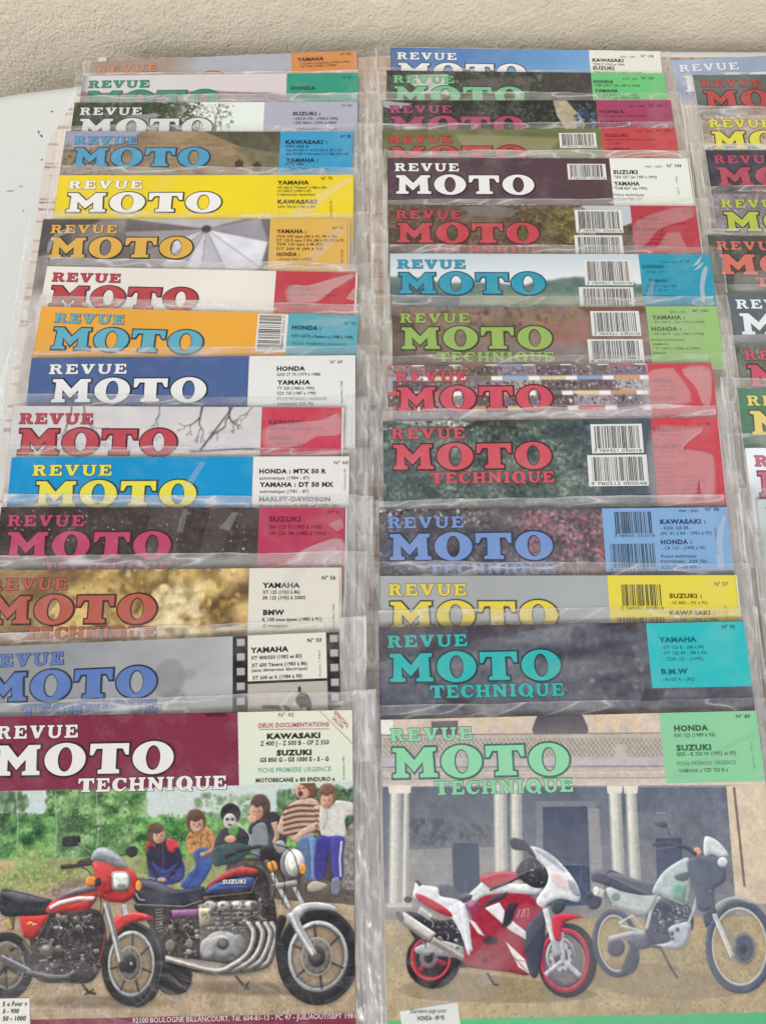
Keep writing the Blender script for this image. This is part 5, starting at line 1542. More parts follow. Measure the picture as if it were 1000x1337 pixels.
    for (x0, y0, x1, y1, kind) in bars:                    # x0.. in tracing units; kind: white label / printed on the panel / on its side
        u0, v0 = tm(x0, y0); u1, _ = tm(x1, y0); _, v1 = tm((x0 + x1) / 2, y1)
        pr = Prints()
        if kind != 'ink':
            pr.rect(u0, v0, u1, v1, (226, 228, 226), .16)
        m = (u1 - u0) * .07
        if kind == 'side':
            y = v0 + 1.0
            while y < v1 - 1.2:
                b = rb.choice((.28, .28, .5, .75))
                pr.rect(u0 + 1.2, y, u1 - (4.2 if y < v0 + (v1 - v0) * .8 else 2), y + b, (70, 64, 62), .3)
                y += b + rb.choice((.35, .5, .9, 1.2))
            type_line(pr, '3 795035 004808', u1 - 3.4, u1 - 3.4 + (v1 - v0 - 3), v0 + 1.2, 1.5, (90, 86, 82), 0, .3, math.pi / 2)
        else:
            x = u0 + m
            hgt = (v1 - v0)
            top, bot = v0 + hgt * .07, v1 - hgt * .16
            i = 0
            while x < u1 - m:
                b = rb.choice((.22, .22, .36, .5, .62))
                pr.rect(x, top, min(x + b, u1 - m * .6), bot + (hgt * .05 if i in (0, 12, 24) else 0), (58, 56, 62) if kind != 'ink' else (48, 52, 70), .3)
                x += b + rb.choice((.24, .24, .36, .5, .8))
                i += 1
            type_line(pr, '3 789421 030018' if kind != 'low' else '9 780212 000048', u0 + m * .5, u1 - m * .5, v1 - hgt * .03, hgt * .10, (80, 78, 84), 0, .3)
        link(pr, 'barcode', root)
    # clear plastic sleeve: loose margins, the flap past the top edge, and places where the film lifts off the cover
    L, Rr = sleeve
    if col == 'A':
        L = (6, 6, 5, 6, 8, 11, 19, 16, 12, 10, 9, 8, 8, 8, 8)[k]
    vend = LEN + 4 if last else 68.0 + (k * 29) % 17
    SV, SM, SFc = [], [], []
    seed = k * 5 + ord(col)
    def sheet(us, vs_, zf, milkf, warp=False):
        U2, V2 = np.meshgrid(us, vs_)
        b = len(SV) and sum(len(q) for q in SV)
        z = zf(U2, V2)
        top_ = np.clip(V2, None, 0)
        V2 = V2 + top_ * (.30 * tilt_ * (U2 / Wd - .5) + .34 * (fbm(U2 / 34, U2 * 0 + seed, seed + 6, 3) - .5))
        if warp:
            d_ = np.where(U2 < 0, U2, np.clip(U2 - Wd, 0, None))
            U2 = U2 + d_ * (.30 * (fbm(V2 / 55, V2 * 0 + seed, seed, 2) - .5) + .10 * (fbm(V2 / 9, V2 * 0 + seed, seed + 4, 2) - .5))
        SV.append(np.stack([U2 / 1000, -V2 / 1000, z], -1).reshape(-1, 3))
        SM.append(milkf(U2, V2).ravel())
        SFc.append(grid_faces(len(vs_), len(us), b))
    tilt_ = ((k * 13 + ord(col) * 7) % 11 - 5) / 5.0
    TOPV = -7.0 - 3.0 * ((k * 37) % 5) / 5.0 if k > 1 else (-2.5, -4.5)[k]
    def margin(sgn):
        wid = L if sgn < 0 else Rr
        us = np.linspace(-wid, -.15, 26) if sgn < 0 else np.linspace(Wd + .15, Wd + wid, 26)
        def z(u, v):
            d = (-u if sgn < 0 else u - Wd)
            base = height(u, v) - .0006 - .0011 * np.clip(d / wid, 0, 1)
            wr = fbm(u / 2.6 + 3 * fbm(u / 9, v / 30, seed + 3, 2), v / 46, seed, 3) - .5
            cr2 = fbm(u / 5, v / 7, seed + 9, 3) - .5
            return base + (.0026 * wr + .0016 * cr2) * np.clip(d / 2.5, 0, 1)
        def mk(u, v):
            d = (-u if sgn < 0 else u - Wd)
            f = fbm(u / 2.2, v / 30, seed + 1, 3)
            m = .03 + .22 * np.clip(f - .54, 0, 1) * 2
            if col == 'A' and sgn > 0 and k >= 9:
                m = m + (.03 + .03 * (k - 9)) * (.5 + f)
            cr_ = 1 - np.abs(2 * fbm(u / 6 + 2 * fbm(u / 8, v / 18, seed + 7, 2), v / 34, seed + 8, 2) - 1)
            m = m + .28 * np.clip(cr_, 0, 1) ** 14
            m = m + .24 * (d > wid - .7) + .12 * (np.abs(v - TOPV) < .6)
            return np.clip(m, 0, .75)
        sheet(us, np.linspace(TOPV, vend, int((vend - TOPV) / 1.3)), z, mk, True)
        sheet(us[::5], np.linspace(TOPV, vend, 24), lambda u, v: height(u, v) - .0021, lambda u, v: u * 0 + .03)
    margin(-1); margin(1)
    def zflap(u, v):
        t = np.clip((v + 2.2) / 2.0, 0, 1)
        lo = height(u, v, k - 1) + .00045 + .00035 * fbm(u / 9, v / 4, seed + 5, 3)
        return lo * (1 - t) + (height(u, v) - .0003) * t
    def mflap(u, v):
        f = fbm(u / 14, v / 5, seed + 2, 3)
        return np.clip((.10, .22, .14, .26, .12)[(k * 3 + ord(col)) % 5] + .30 * (f - .5) + .13 * (v < TOPV + .6) + .40 * np.clip(1 - np.abs(2 * fbm(u / 26 + v / 14, v / 9, seed + 12, 2) - 1), 0, 1) ** 18, .03, .7)
    sheet(np.linspace(0, Wd, 220), np.linspace(TOPV, -.15, 16), zflap, mflap)
    film = mesh_obj('plastic_sleeve', np.concatenate(SV), np.concatenate(SFc), MF, root, milk=np.concatenate(SM), smooth=True)
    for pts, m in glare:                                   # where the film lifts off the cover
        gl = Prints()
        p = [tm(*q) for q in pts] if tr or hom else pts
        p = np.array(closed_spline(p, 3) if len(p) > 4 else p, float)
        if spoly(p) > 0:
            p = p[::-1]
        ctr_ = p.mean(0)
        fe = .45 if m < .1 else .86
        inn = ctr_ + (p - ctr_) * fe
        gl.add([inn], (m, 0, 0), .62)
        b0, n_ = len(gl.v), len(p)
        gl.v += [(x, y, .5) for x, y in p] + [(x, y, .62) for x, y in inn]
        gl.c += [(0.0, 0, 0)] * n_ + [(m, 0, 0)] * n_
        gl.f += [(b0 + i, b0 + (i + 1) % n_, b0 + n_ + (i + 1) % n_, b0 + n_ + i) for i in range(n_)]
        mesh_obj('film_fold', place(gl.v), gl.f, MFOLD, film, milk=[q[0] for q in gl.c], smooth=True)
    return root

def P(c):
    return lambda cv: art_plain(cv, c, .05)

LA, LB, LC = (20, 15), (12, 9), (9, 12)
WH = (232, 234, 232)
# ---- left column, far to near
magazine('A', 0, 'grey magazine with an orange info panel, farthest one of the left column', art_a0, (212, 138, 92), (112, 86, 76), 152.6, (222, 142, 76), edge=(222, 142, 76), sleeve=LA, text=[
    (387, 422, 80.5, 4.6, 'YAMAHA', 'B', (80, 44, 30)), (390, 456, 84.8, 2.6, '« XJ 600 » Diversion (1992 à 1994)', 'b', (110, 64, 44)), (391, 438, 88.5, 2.6, 'XJ 900 (1985 à 1994)', 'b', (110, 64, 44)), (444, 458, 72.5, 3.2, 'N° 82', 'n', (110, 64, 44))])
magazine('A', 1, 'pale magazine with green lettering and a green teal info panel', art_a1, (40, 148, 118), (60, 86, 82), 153.5, (38, 160, 134), sleeve=LA, text=[
    (379.5, 412, 117.7, 4.6, 'HONDA', 'B', (20, 74, 66)), (380, 428, 123.6, 3, 'NSR 125 F et R (1988 à 93)', 'b', (24, 84, 74)), (380, 430, 128.4, 3, 'VFR 750 F (1986 à 93)', 'b', (24, 84, 74)), (447, 459, 103.2, 3.2, 'N° 81', 'n', (20, 74, 66))])
magazine('A', 2, 'magazine with white lettering on dark trees and a lilac grey info panel', art_a2, (214, 220, 224), (50, 56, 56), 140.5, (172, 176, 198), sleeve=LA, text=[
    (382, 418, 151, 4.6, 'SUZUKI :', 'B', (50, 46, 66)), (382, 441, 156.8, 3.2, '- GSX-R 750 - (1990 à 1993)', 'b', (60, 56, 80)), (382, 439, 162.2, 3.2, '- GSF 400 S - (1991 à 1993)', 'b', (60, 56, 80)), (382, 440, 170.2, 2.4, 'FICHES TECHNIQUES (voir en page 96)', 'n', (90, 86, 110)), (447, 459, 139.7, 3.2, 'N° 80', 'n', (80, 76, 100))])
magazine('A', 3, 'magazine with blue lettering on a stone cottage and a sky blue info panel', art_a3, (66, 160, 208), (34, 62, 84), 155.7, (44, 160, 214), title=2.3, sleeve=LA, text=[
    (373, 427.5, 188, 5, 'KAWASAKI :', 'B', (20, 50, 84)), (373, 403.5, 192.8, 3.2, 'GPX 600 R', 'b', (24, 56, 92)), (373, 447, 197.6, 3.2, 'dans EX 500 P1 et EX 500 A (87 à 93)', 'n', (24, 66, 106)), (373, 455, 202.4, 3.2, 'dans EX 500 D Formation P1 A MEJ (88 à 94)', 'n', (24, 66, 106)),
    (373, 415.5, 211.5, 5, 'YAMAHA :', 'B', (20, 50, 84)), (372, 396, 215.4, 3.2, 'XTZ 660', 'b', (24, 56, 92)), (375, 430, 221.6, 3.4, '- Super Ténéré - (1989 à 95)', 'b', (24, 56, 92)), (445, 458, 180, 3.6, 'N° 78', 'b', (20, 50, 84))])
magazine('A', 4, 'bright yellow magazine with white lettering in the left column', P((232, 208, 40)), (238, 240, 238), (78, 76, 44), scale=1.105, title=2.3, revue=(7.7, 59.4), sleeve=LA, text=[
    (362, 403.5, 241.8, 5.4, 'YAMAHA', 'B', (84, 70, 26)), (362, 426, 247.8, 3.4, 'XT 600 Z "Ténéré" (1988 à 90)', 'n', (104, 88, 30)), (362, 406, 252.5, 3.4, 'XT 600 E (1990 à 93)', 'n', (104, 88, 30)), (362, 411, 257.2, 3.4, 'à démarreur électrique', 'n', (104, 88, 30)),
    (362, 413, 267.9, 5.4, 'KAWASAKI', 'B', (104, 92, 50)), (362, 411, 273.9, 3.4, 'GPX 750 R (1987 à 89)', 'n', (104, 88, 30)), (419.5, 434, 235.3, 4.2, 'N° 75', 'n', (70, 60, 26)), (433, 264, 286, 3, 'Mars-Avril-Mai 1990', '|', (120, 100, 40))],
    glare=[([(376, 284), (404, 262), (440, 240), (458, 231), (461, 238), (436, 254), (404, 283)], .16)])
magazine('A', 5, 'grey magazine picturing a studio umbrella, with amber lettering and panel', art_a5, (232, 178, 64), (56, 50, 48), 156.6, (234, 182, 74), title=1.4, edge=(240, 206, 140), sleeve=LA, text=[
    (361, 400, 305.5, 5.2, 'YAMAHA :', 'B', (84, 56, 24)), (361, 440, 311.6, 3.6, 'TDR 240 type (88 à 93, 90 à 92)', 'b', (110, 76, 34)), (361, 449, 317, 3.6, 'DT 125 R type 3 RN (88 à 89) DE à 92', 'b', (110, 76, 34)), (361, 422, 322.2, 3.6, 'TDR 125 type 2 M (89)', 'b', (110, 76, 34)), (361, 422, 328.4, 3.6, 'DT 200 R (89 à 93)', 'b', (110, 76, 34)),
    (361, 391, 336.4, 5, 'HONDA :', 'B', (84, 56, 24)), (362, 407, 341.9, 3.4, '« Dream Twin » (1990)', 'n', (110, 76, 34)), (375, 432, 349.3, 3.3, 'FICHE PREMIERE URGENCE', 'n', (120, 84, 44)), (434, 449, 300.4, 4, 'N° 72', 'n', (96, 70, 30)), (447.5, 328, 351, 2.8, 'Juin - Juillet - Août 1989', '|', (120, 84, 44))],
    glare=[([(398, 340), (424, 312), (448, 294), (454, 298), (436, 320), (412, 344)], .14), ([(84, 300), (66, 312), (60, 330), (64, 332), (72, 314), (100, 300)], .22)])
magazine('A', 6, 'cream white magazine with red lettering and a red info panel', P((228, 224, 218)), (198, 62, 74), (86, 50, 56), 154, (206, 58, 74), edge=(232, 210, 206), sleeve=LA, text=[
    (377.6, 415, 380, 5, 'SUZUKI :', 'B', (140, 40, 56)), (378, 440, 387, 3.4, 'GSX-R 750 J, K et L (88 à 91)', 'b', (140, 40, 56)), (378, 411, 401, 4.2, 'YAMAHA :', 'B', (140, 40, 56)), (378, 446, 407, 3.2, 'FZR 600 (1989 et 90)', 'n', (140, 40, 56)), (444, 456, 366.5, 3.4, 'N° 71', 'n', (140, 40, 56))],
    glare=[([(376, 374), (400, 374), (436, 364), (462, 357), (464, 362), (436, 380), (414, 397), (376, 398)], .25), ([(452, 392), (464, 375), (466, 396)], .22)])
magazine('A', 7, 'orange yellow magazine with light blue lettering and a sideways barcode', P((228, 166, 64)), (86, 178, 206), (52, 64, 84), 162, (82, 176, 196), title=5, sleeve=LA, bars=[(337.5, 410, 377, 461, 'side')], text=[
    (382, 420, 431, 5.4, 'HONDA :', 'B', (30, 62, 80)), (382, 462, 441.5, 4.2, 'NTV 650 R « Revere » (1988 à 1990)', 'b', (30, 76, 96)), (383, 453, 451.3, 3.7, 'FICHE PREMIERE URGENCE', 'n', (50, 120, 140)), (450, 465, 424.8, 3.8, 'N° 70', 'n', (30, 90, 116))],
    glare=[([(384, 424), (420, 414), (462, 416), (440, 428)], .10)])
magazine('A', 8, 'navy blue magazine with white lettering and a white right side', P((74, 98, 148)), (230, 234, 236), (42, 48, 66), 138.7, (230, 232, 232), title=9.3, pbot=62, revue=(12.2, 61.3), sleeve=LA, text=[
    (361, 398, 484.6, 5.8, 'HONDA', 'B'), (361, 418, 491.4, 4, 'GAX ST 70 (1979 à 1988)', 'n'), (361, 404.5, 502.6, 5.8, 'YAMAHA', 'B'), (361, 410, 509.4, 4, 'TT 350 (1986 à 1992)', 'n'), (361, 411.6, 515.8, 4, 'FZX 750 (1987 à 1990)', 'n'),
    (361, 425, 523, 4, 'FICHE PREMIERE URGENCE', 't', (110, 120, 124)), (361, 408, 529.4, 4, 'KAWASAKI ZXR 750', 'n', (70, 70, 72)), (431, 447, 475, 4.2, 'N° 69', 'n'), (446.5, 498, 527, 3, 'Septembre 1988', '|', (110, 110, 110))])
magazine('A', 9, 'light grey magazine picturing bare branches, with red lettering and panel', art_a9, (200, 66, 80), (92, 46, 54), 155, (212, 56, 84), edge=(224, 222, 222), sleeve=LA, text=[
    (351, 398, 553.7, 5.4, 'KAWASAKI :', 'B', (140, 34, 62)), (351, 421.5, 561.2, 4, 'GPX 750 R type F1 (87 à 90)', 'b', (140, 34, 62)), (351, 382, 573.5, 5.4, 'HONDA :', 'B', (140, 34, 62)), (352, 397, 580.6, 4, '« VFR 750 F » (86)', 'b', (130, 30, 56)), (429, 446, 544.5, 4, 'N° 64', 'n', (150, 40, 66))],
    glare=[([(342, 560), (372, 552), (420, 548), (446, 538), (449, 566), (414, 570), (392, 582), (344, 584)], .20), ([(342, 590), (446, 586), (449, 596), (342, 597)], .18)])
magazine('A', 10, 'turquoise blue magazine with yellow lettering and a white right side', P((20, 142, 198)), (236, 228, 60), (58, 70, 74), 147.5, (228, 228, 224), title=10.6, pbot=62, revue=(13.6, 61.7), sleeve=LA, text=[
    (338, 425.6, 617.8, 5.6, 'HONDA : MTX 50 R', 'B'), (338, 403.5, 625.7, 4.2, 'automatique (1984 - 87)', 'n', (80, 80, 82)), (338, 435, 634.9, 5.8, 'YAMAHA : DT 50 MX', 'B'), (338, 402.6, 642.7, 4.2, 'automatique (1981 - 87)', 'n', (80, 80, 82)),
    (337, 430.7, 653.2, 5.6, 'HARLEY-DAVIDSON', 'B', (70, 66, 66)), (337, 441, 660.9, 4, 'Electra-classiques XL 1340 cm³ (1977 - 85)', 'n', (110, 104, 104)), (436, 454.5, 606.2, 4.4, 'N° 60', 'n'), (451, 612, 638, 3, 'Décembre 86', '|', (130, 130, 130))],
    glare=[([(234, 640), (262, 602), (270, 602), (246, 640)], .13)])
magazine('A', 11, 'dark grey speckled magazine with crimson lettering and a crimson panel', art_a11, (196, 66, 104), (70, 34, 50), 154.6, (194, 54, 88), edge=(228, 222, 220), sleeve=LA, text=[
    (351, 392.4, 680.7, 6.2, 'SUZUKI', 'B', (124, 30, 56)), (351, 421, 689.8, 4.6, 'GN 125 E (1982 à 1988)', 'b', (124, 30, 56)), (351, 425.6, 698, 4.6, 'DR 125 SM (1982 à 1995)', 'b', (124, 30, 56)), (428, 445, 671, 4.4, 'N° 55', 'n', (124, 30, 56))],
    glare=[([(374, 738), (386, 722), (410, 710), (448, 702), (454, 736)], .26), ([(406, 738), (424, 716), (438, 712), (450, 738)], .20), ([(428, 684), (446, 676), (450, 688), (440, 694)], .16), ([(286, 690), (304, 668), (312, 668), (300, 694)], .12), ([(230, 694), (240, 664), (247, 664), (238, 696)], .1)])
magazine('A', 12, 'magazine picturing golden rocks, with brick red lettering and a cream panel', art_a12, (192, 92, 76), (84, 48, 40), 156.2, (226, 222, 208), edge=(220, 216, 202), sleeve=LA, text=[
    (342, 391, 767.4, 6.4, 'YAMAHA', 'B'), (342, 391, 775.2, 4.4, 'XT 125 (1982 à 86)', 'b'), (342, 398, 782.4, 4.4, 'SR 125 (1982 à 2000)', 'b'), (342, 370, 802, 6.4, 'BMW', 'B'), (341, 419, 810, 4.5, 'K 100 tous types (1983 à 91)', 'b'), (341, 374, 817.4, 3.8, '(2 soupapes)', 'n', (120, 112, 104)),
    (420, 438, 757, 5.2, 'N° 56', 'b'), (435.5, 788, 820, 3, 'Décembre 1984', '|', (130, 124, 116))],
    glare=[([(366, 758), (384, 744), (402, 743), (384, 768), (370, 790)], .15)])
magazine('A', 13, 'grey sky magazine with blue lettering and a strip of negative film', art_a13, (84, 122, 194), (46, 56, 82), 154.6, (230, 228, 214, 199.0), pbot=25.4, sleeve=LA, text=[
    (325.7, 375.5, 852.7, 6.8, 'YAMAHA', 'B'), (325.7, 392.6, 861.6, 4.7, 'XT 400/550 (1982 et 83)', 'b'), (325.7, 399, 871.2, 4.7, 'XT 600 Ténéré (1983 à 86)', 'b'), (325.7, 399, 877.4, 4.4, '(sans démarreur électrique)', 'n'), (325.7, 391.6, 887.2, 4.7, 'XT 600 et K (1984 à 90)', 'b'), (401, 419.6, 839, 5.2, 'N° 50', 'b'), (416.5, 850, 884, 3, 'Août 1983', '|', (140, 136, 126))])
magazine('A', 14, 'nearest magazine on the left, two motorcycles and six children under a crimson title band', art_front_left, (232, 230, 226), (58, 26, 34), None, title=10.0, revue=(15.4, 60), tech=(62.1, 142.4), sleeve=LA, ppm=3.6, text=[
    (361, 381, 936.3, 5, 'N° 42', 'n', (140, 140, 116)), (335, 426.4, 950.4, 5.6, 'DEUX DOCUMENTATIONS', 'b', (204, 84, 116)), (336, 427, 952.6, 952, '', '_', (204, 84, 116)), (346, 415, 964.8, 6.6, 'KAWASAKI', 'B', (28, 26, 28)), (337.5, 426.4, 973.7, 5.8, 'Z 400 J - Z 500 B - GP Z 550', 'n', (40, 40, 40)),
    (358.4, 403.6, 986.3, 6.6, 'SUZUKI', 'B', (28, 26, 28)), (337, 426, 995, 5.4, 'GS 850 G - GS 1000 E - S - G', 'b', (40, 40, 40)), (334.7, 428.7, 1008.6, 5.8, 'FICHE PREMIERE URGENCE', 't', (110, 190, 170)), (331.4, 434, 1021.4, 5.2, 'MOTOBECANE « 80 ENDURO »', 'b', (36, 36, 36)),
    (432, 458, 931.5, 4.8, 'SPECIAL', '/', (204, 84, 76)), (430, 448, 938.5, 4.8, 'SALON', '/', (204, 84, 76)), (414, 458.5, 928.5, 973, '', '_', (206, 150, 130)), (446.5, 988, 1018, 2.8, '3e trimestre 1981', '|', (110, 110, 100)),
    (170, 460, 1334.6, 6.0, '92100 BOULOGNE BILLANCOURT. Tél. 604-81-13 - PC 47 - JUIL/AOUT/SEPT 1981', 'n', (226, 206, 206)), (288, 318, 1152.6, 4.6, 'SUZUKI', 'B', (220, 216, 214)),
    (1, 33, 1313, 5, '5 « Four »', 'b', (60, 60, 60)), (1, 22, 1322.6, 5, '0 - 900', 'b', (60, 60, 60)), (1, 31, 1332.2, 5, '50 - 1000', 'b', (60, 60, 60))])
# ---- middle column, far to near
magazine('B', 0, 'sky blue magazine with white lettering and a cream panel, farthest of the middle column', art_b0, (228, 232, 234), (58, 74, 98), 152, (228, 232, 220), sleeve=LB, text=[
    (774, 814.5, 80.8, 4.2, 'KAWASAKI', 'B', (56, 58, 54)), (775, 816, 85.6, 2.8, '"ZXR 7" (1993 et 1994)', 'b', (90, 92, 86)), (775, 803, 91, 4.2, 'SUZUKI', 'B', (56, 58, 54)), (777, 840, 96.2, 2.8, '"RF 600 R" (1993 et 94)', 'b', (90, 92, 86)), (810, 830, 75.3, 2.8, 'juin - juil.', 'n', (100, 102, 96)), (837, 853.6, 75.3, 3.6, 'N° 108', 'n', (80, 82, 76))])
magazine('B', 1, 'dark woodland magazine with green lettering and a bright green panel', art_b1, (112, 196, 140), (42, 76, 56), 154, (102, 206, 122), sleeve=LB, text=[
    (775, 801.6, 108.8, 4, 'HONDA', 'B', (28, 88, 50)), (776, 836, 113, 2.8, '"CBR 600 F" (de 1991 à 1994)', 'b', (34, 100, 56)), (777, 808, 120.5, 4, 'YAMAHA', 'B', (24, 70, 44)), (779, 834, 125, 2.9, '"XJ 600 Diversion" (1992)', 'b', (30, 90, 50)), (778, 836, 128.7, 2.8, '"XJ 600 N" (de 1992 à 1994)', 'b', (30, 90, 50)), (813, 832, 104.2, 2.8, 'avril - juin', 'n', (40, 120, 66)), (838, 854, 104.2, 3.6, 'N° 107', 'b', (28, 88, 50))])
magazine('B', 2, 'dark magazine picturing a pale tree trunk, with a magenta panel', art_b2, (176, 60, 110), (72, 28, 50), 157.6, (170, 60, 104), sleeve=LB, text=[
    (783, 815, 148, 3.8, 'HONDA', 'B', (92, 24, 58)), (785, 844, 153, 2.7, '"CB 500" (de 1994 à 1995)', 'n', (104, 28, 64)), (784, 826, 161.6, 3.8, 'KAWASAKI', 'B', (92, 24, 58)), (784, 826, 166, 2.7, '"KLE 500" (1991)', 'b', (104, 28, 64)), (822, 842, 140, 2.7, 'janv - mars', 'n', (110, 36, 70)), (847, 864, 140, 3.5, 'N° 106', 'n', (104, 28, 64))])
magazine('B', 3, 'blurred green field magazine with red lettering and a small barcode', art_b3, (200, 60, 62), (92, 34, 34), 158.5, (206, 66, 72), sleeve=LB, bars=[(729, 174, 777, 193.5, 'up')], text=[
    (789, 819, 179, 3.8, 'SUZUKI', 'B', (140, 30, 40)), (790, 855, 184.2, 2.7, '"GSX-R 750 W" (1992 à 1995)', 'n', (146, 36, 46)), (790, 812, 189, 2.7, '"GSX"', 'n', (146, 36, 46)), (790, 823, 196.8, 3.8, 'YAMAHA', 'B', (140, 30, 40)), (790, 870, 201.7, 2.7, '"XT 350" (de 1985 à 1995)', 'n', (146, 36, 46)), (830, 852, 172.4, 2.7, 'oct - déc.', 'n', (146, 36, 46)), (856, 874, 172.4, 3.4, 'N° 105', 'n', (140, 30, 40))])
magazine('B', 4, 'dark plum magazine with white lettering and a white panel', P((82, 62, 72)), (234, 236, 236), (46, 32, 40), 157.9, (232, 238, 230), sleeve=LB, bars=[(740, 214.5, 790, 236, 'up')], edge=(224, 230, 222), text=[
    (801, 832.7, 228.4, 5.2, 'SUZUKI', 'B'), (802, 858, 234.4, 3.7, '"GN 125" (de 1987 à 1992)', 'n'), (802, 836, 244, 5.2, 'YAMAHA', 'B'), (802, 846, 249.7, 3.7, '"TDM 850" (de 1992)', 'n'), (802, 842, 258.2, 3.7, 'Fiches techniques', 'n', (80, 80, 80)), (802, 841, 264.2, 3.7, 'SUZUKI "DR 125"', 'n', (70, 70, 70)), (842, 864, 219.4, 3.1, 'mai - juin', 'n', (90, 90, 90)), (871, 889.4, 219.2, 4.2, 'N° 104', 'b'), (888.5, 232, 256, 2.6, '60 F - 1995', '|', (110, 110, 110))])
magazine('B', 5, 'autumn trees magazine with red lettering and a dark red panel', art_b5, (206, 66, 76), (88, 34, 40), 167.6, (196, 54, 72), sleeve=LB, edge=(210, 176, 176), bars=[(750, 274.5, 811, 305.5, 'up'), (750.5, 309, 813, 342, 'low')], text=[
    (836, 865, 289, 4.8, 'HONDA :', 'B', (132, 26, 46)), (833.6, 896.6, 294.6, 3.2, '- NX 650 « Dominator » - (88 à 92)', 'n', (136, 32, 50)), (830, 867, 303.5, 5, 'SUZUKI :', 'B', (132, 26, 46)), (832, 870.5, 309.2, 3.2, '- DR 650 - (91)', 'n', (136, 32, 50)), (830, 872, 315.4, 3, 'Fiches techniques', 'n', (136, 32, 50)), (830, 870, 321, 3, 'KAWASAKI', 'n', (136, 32, 50)), (830, 864, 326.4, 3, '- ZZR 600 -', 'n', (136, 32, 50)), (881, 896, 278, 3.3, 'N° 103', 'n', (132, 26, 46))],
    glare=[([(826, 296), (846, 282), (880, 272), (906, 270), (905, 286), (864, 300), (846, 320), (828, 328)], .13), ([(858, 328), (870, 306), (888, 304), (900, 328)], .13)])
magazine('B', 6, 'hazy hills and sky magazine with turquoise lettering and panel', art_b6, (36, 160, 196), (40, 84, 104), 167.5, (30, 160, 196), sleeve=LB, bars=[(761, 339.5, 823, 374, 'up'), (756, 376.5, 827, 406, 'low')], text=[
    (839, 870, 351, 4.6, 'KAWASAKI :', 'B', (18, 96, 130)), (843, 870, 357.6, 3.2, '- ER 500 - (1991)', 'n', (20, 106, 140)), (847, 875.5, 370, 4.6, 'YAMAHA :', 'B', (18, 96, 130)), (843, 885, 376.4, 3.2, '- XV 535 Virago - (88)', 'n', (20, 106, 140)), (843, 872, 381.6, 3.2, 'et « S »', 'n', (20, 106, 140)), (842, 884, 389.4, 3, 'Fiches techniques', 'n', (20, 106, 140)), (864, 884, 344, 3, 'mars - avril', 'n', (18, 96, 130)), (888, 900, 343.6, 3.4, 'N° 102', 'b', (14, 84, 116))],
    glare=[([(903, 350), (912, 338), (917, 333), (912, 346)], .4), ([(904, 356), (914, 345), (920, 343), (913, 352)], .35), ([(917, 398), (914, 372), (918, 350), (924, 350), (920, 376), (922, 398)], .35), ([(840, 400), (850, 368), (856, 366), (852, 400)], .1)])
magazine('B', 7, 'brown blurred magazine with olive green lettering and a light green panel', art_b7, (152, 190, 92), (62, 72, 40), 166.1, (152, 204, 118), sleeve=LB, bars=[(770, 406.6, 833.5, 440, 'up'), (767, 444.5, 839, 476, 'low')], text=[
    (851, 894, 417.8, 5.2, 'YAMAHA :', 'B', (56, 100, 42)), (851, 919.5, 423.2, 3.2, '- XV 250 F - (de 1990 à 1994)', 'n', (66, 112, 52)), (851, 890, 433.3, 5.2, 'HONDA :', 'B', (56, 100, 42)), (851, 919.5, 439, 3.2, '- CR 500 R - (de 1984 à 1994)', 'n', (66, 112, 52)), (851, 895, 446.7, 3.1, 'Fiches techniques', 'n', (66, 112, 52)), (852, 874, 452.6, 3.1, 'YAMAHA', 'n', (66, 112, 52)), (853, 914, 458.2, 3.1, '- TT 350 S - (1986 et 1990)', 'n', (66, 112, 52)), (853, 871, 464.2, 3.1, 'HONDA', 'n', (66, 112, 52)), (874, 896, 409, 3, 'janv. - fév.', 'n', (56, 100, 42)), (904, 924, 408, 3.6, 'N° 101', 'b', (50, 90, 40))],
    glare=[([(844, 402), (920, 402), (922, 470), (845, 470)], .06)])
magazine('B', 8, 'crowded patchwork picture magazine with red lettering and panel', art_b8, (218, 76, 96), (96, 40, 52), 165, (216, 66, 82), sleeve=LB, text=[
    (850, 881, 500, 5, 'HONDA :', 'B', (168, 36, 60)), (854, 887, 505.8, 3.2, '- CBR 600 -', 'n', (172, 40, 64)), (852, 884, 512, 3.2, '(1991 à 1993)', 'n', (172, 40, 64)), (851, 891, 523, 5, 'SUZUKI :', 'B', (168, 36, 60)), (853, 892, 529.4, 3.2, '- RM 125 - (93)', 'n', (172, 40, 64)), (905, 924, 484, 3.4, 'N° 100', 'n', (168, 36, 60))],
    glare=[([(842, 488), (874, 480), (882, 484), (906, 526), (842, 532)], .20), ([(888, 482), (926, 480), (929, 530), (918, 528), (908, 506)], .22)], tech=(28.5, 104))
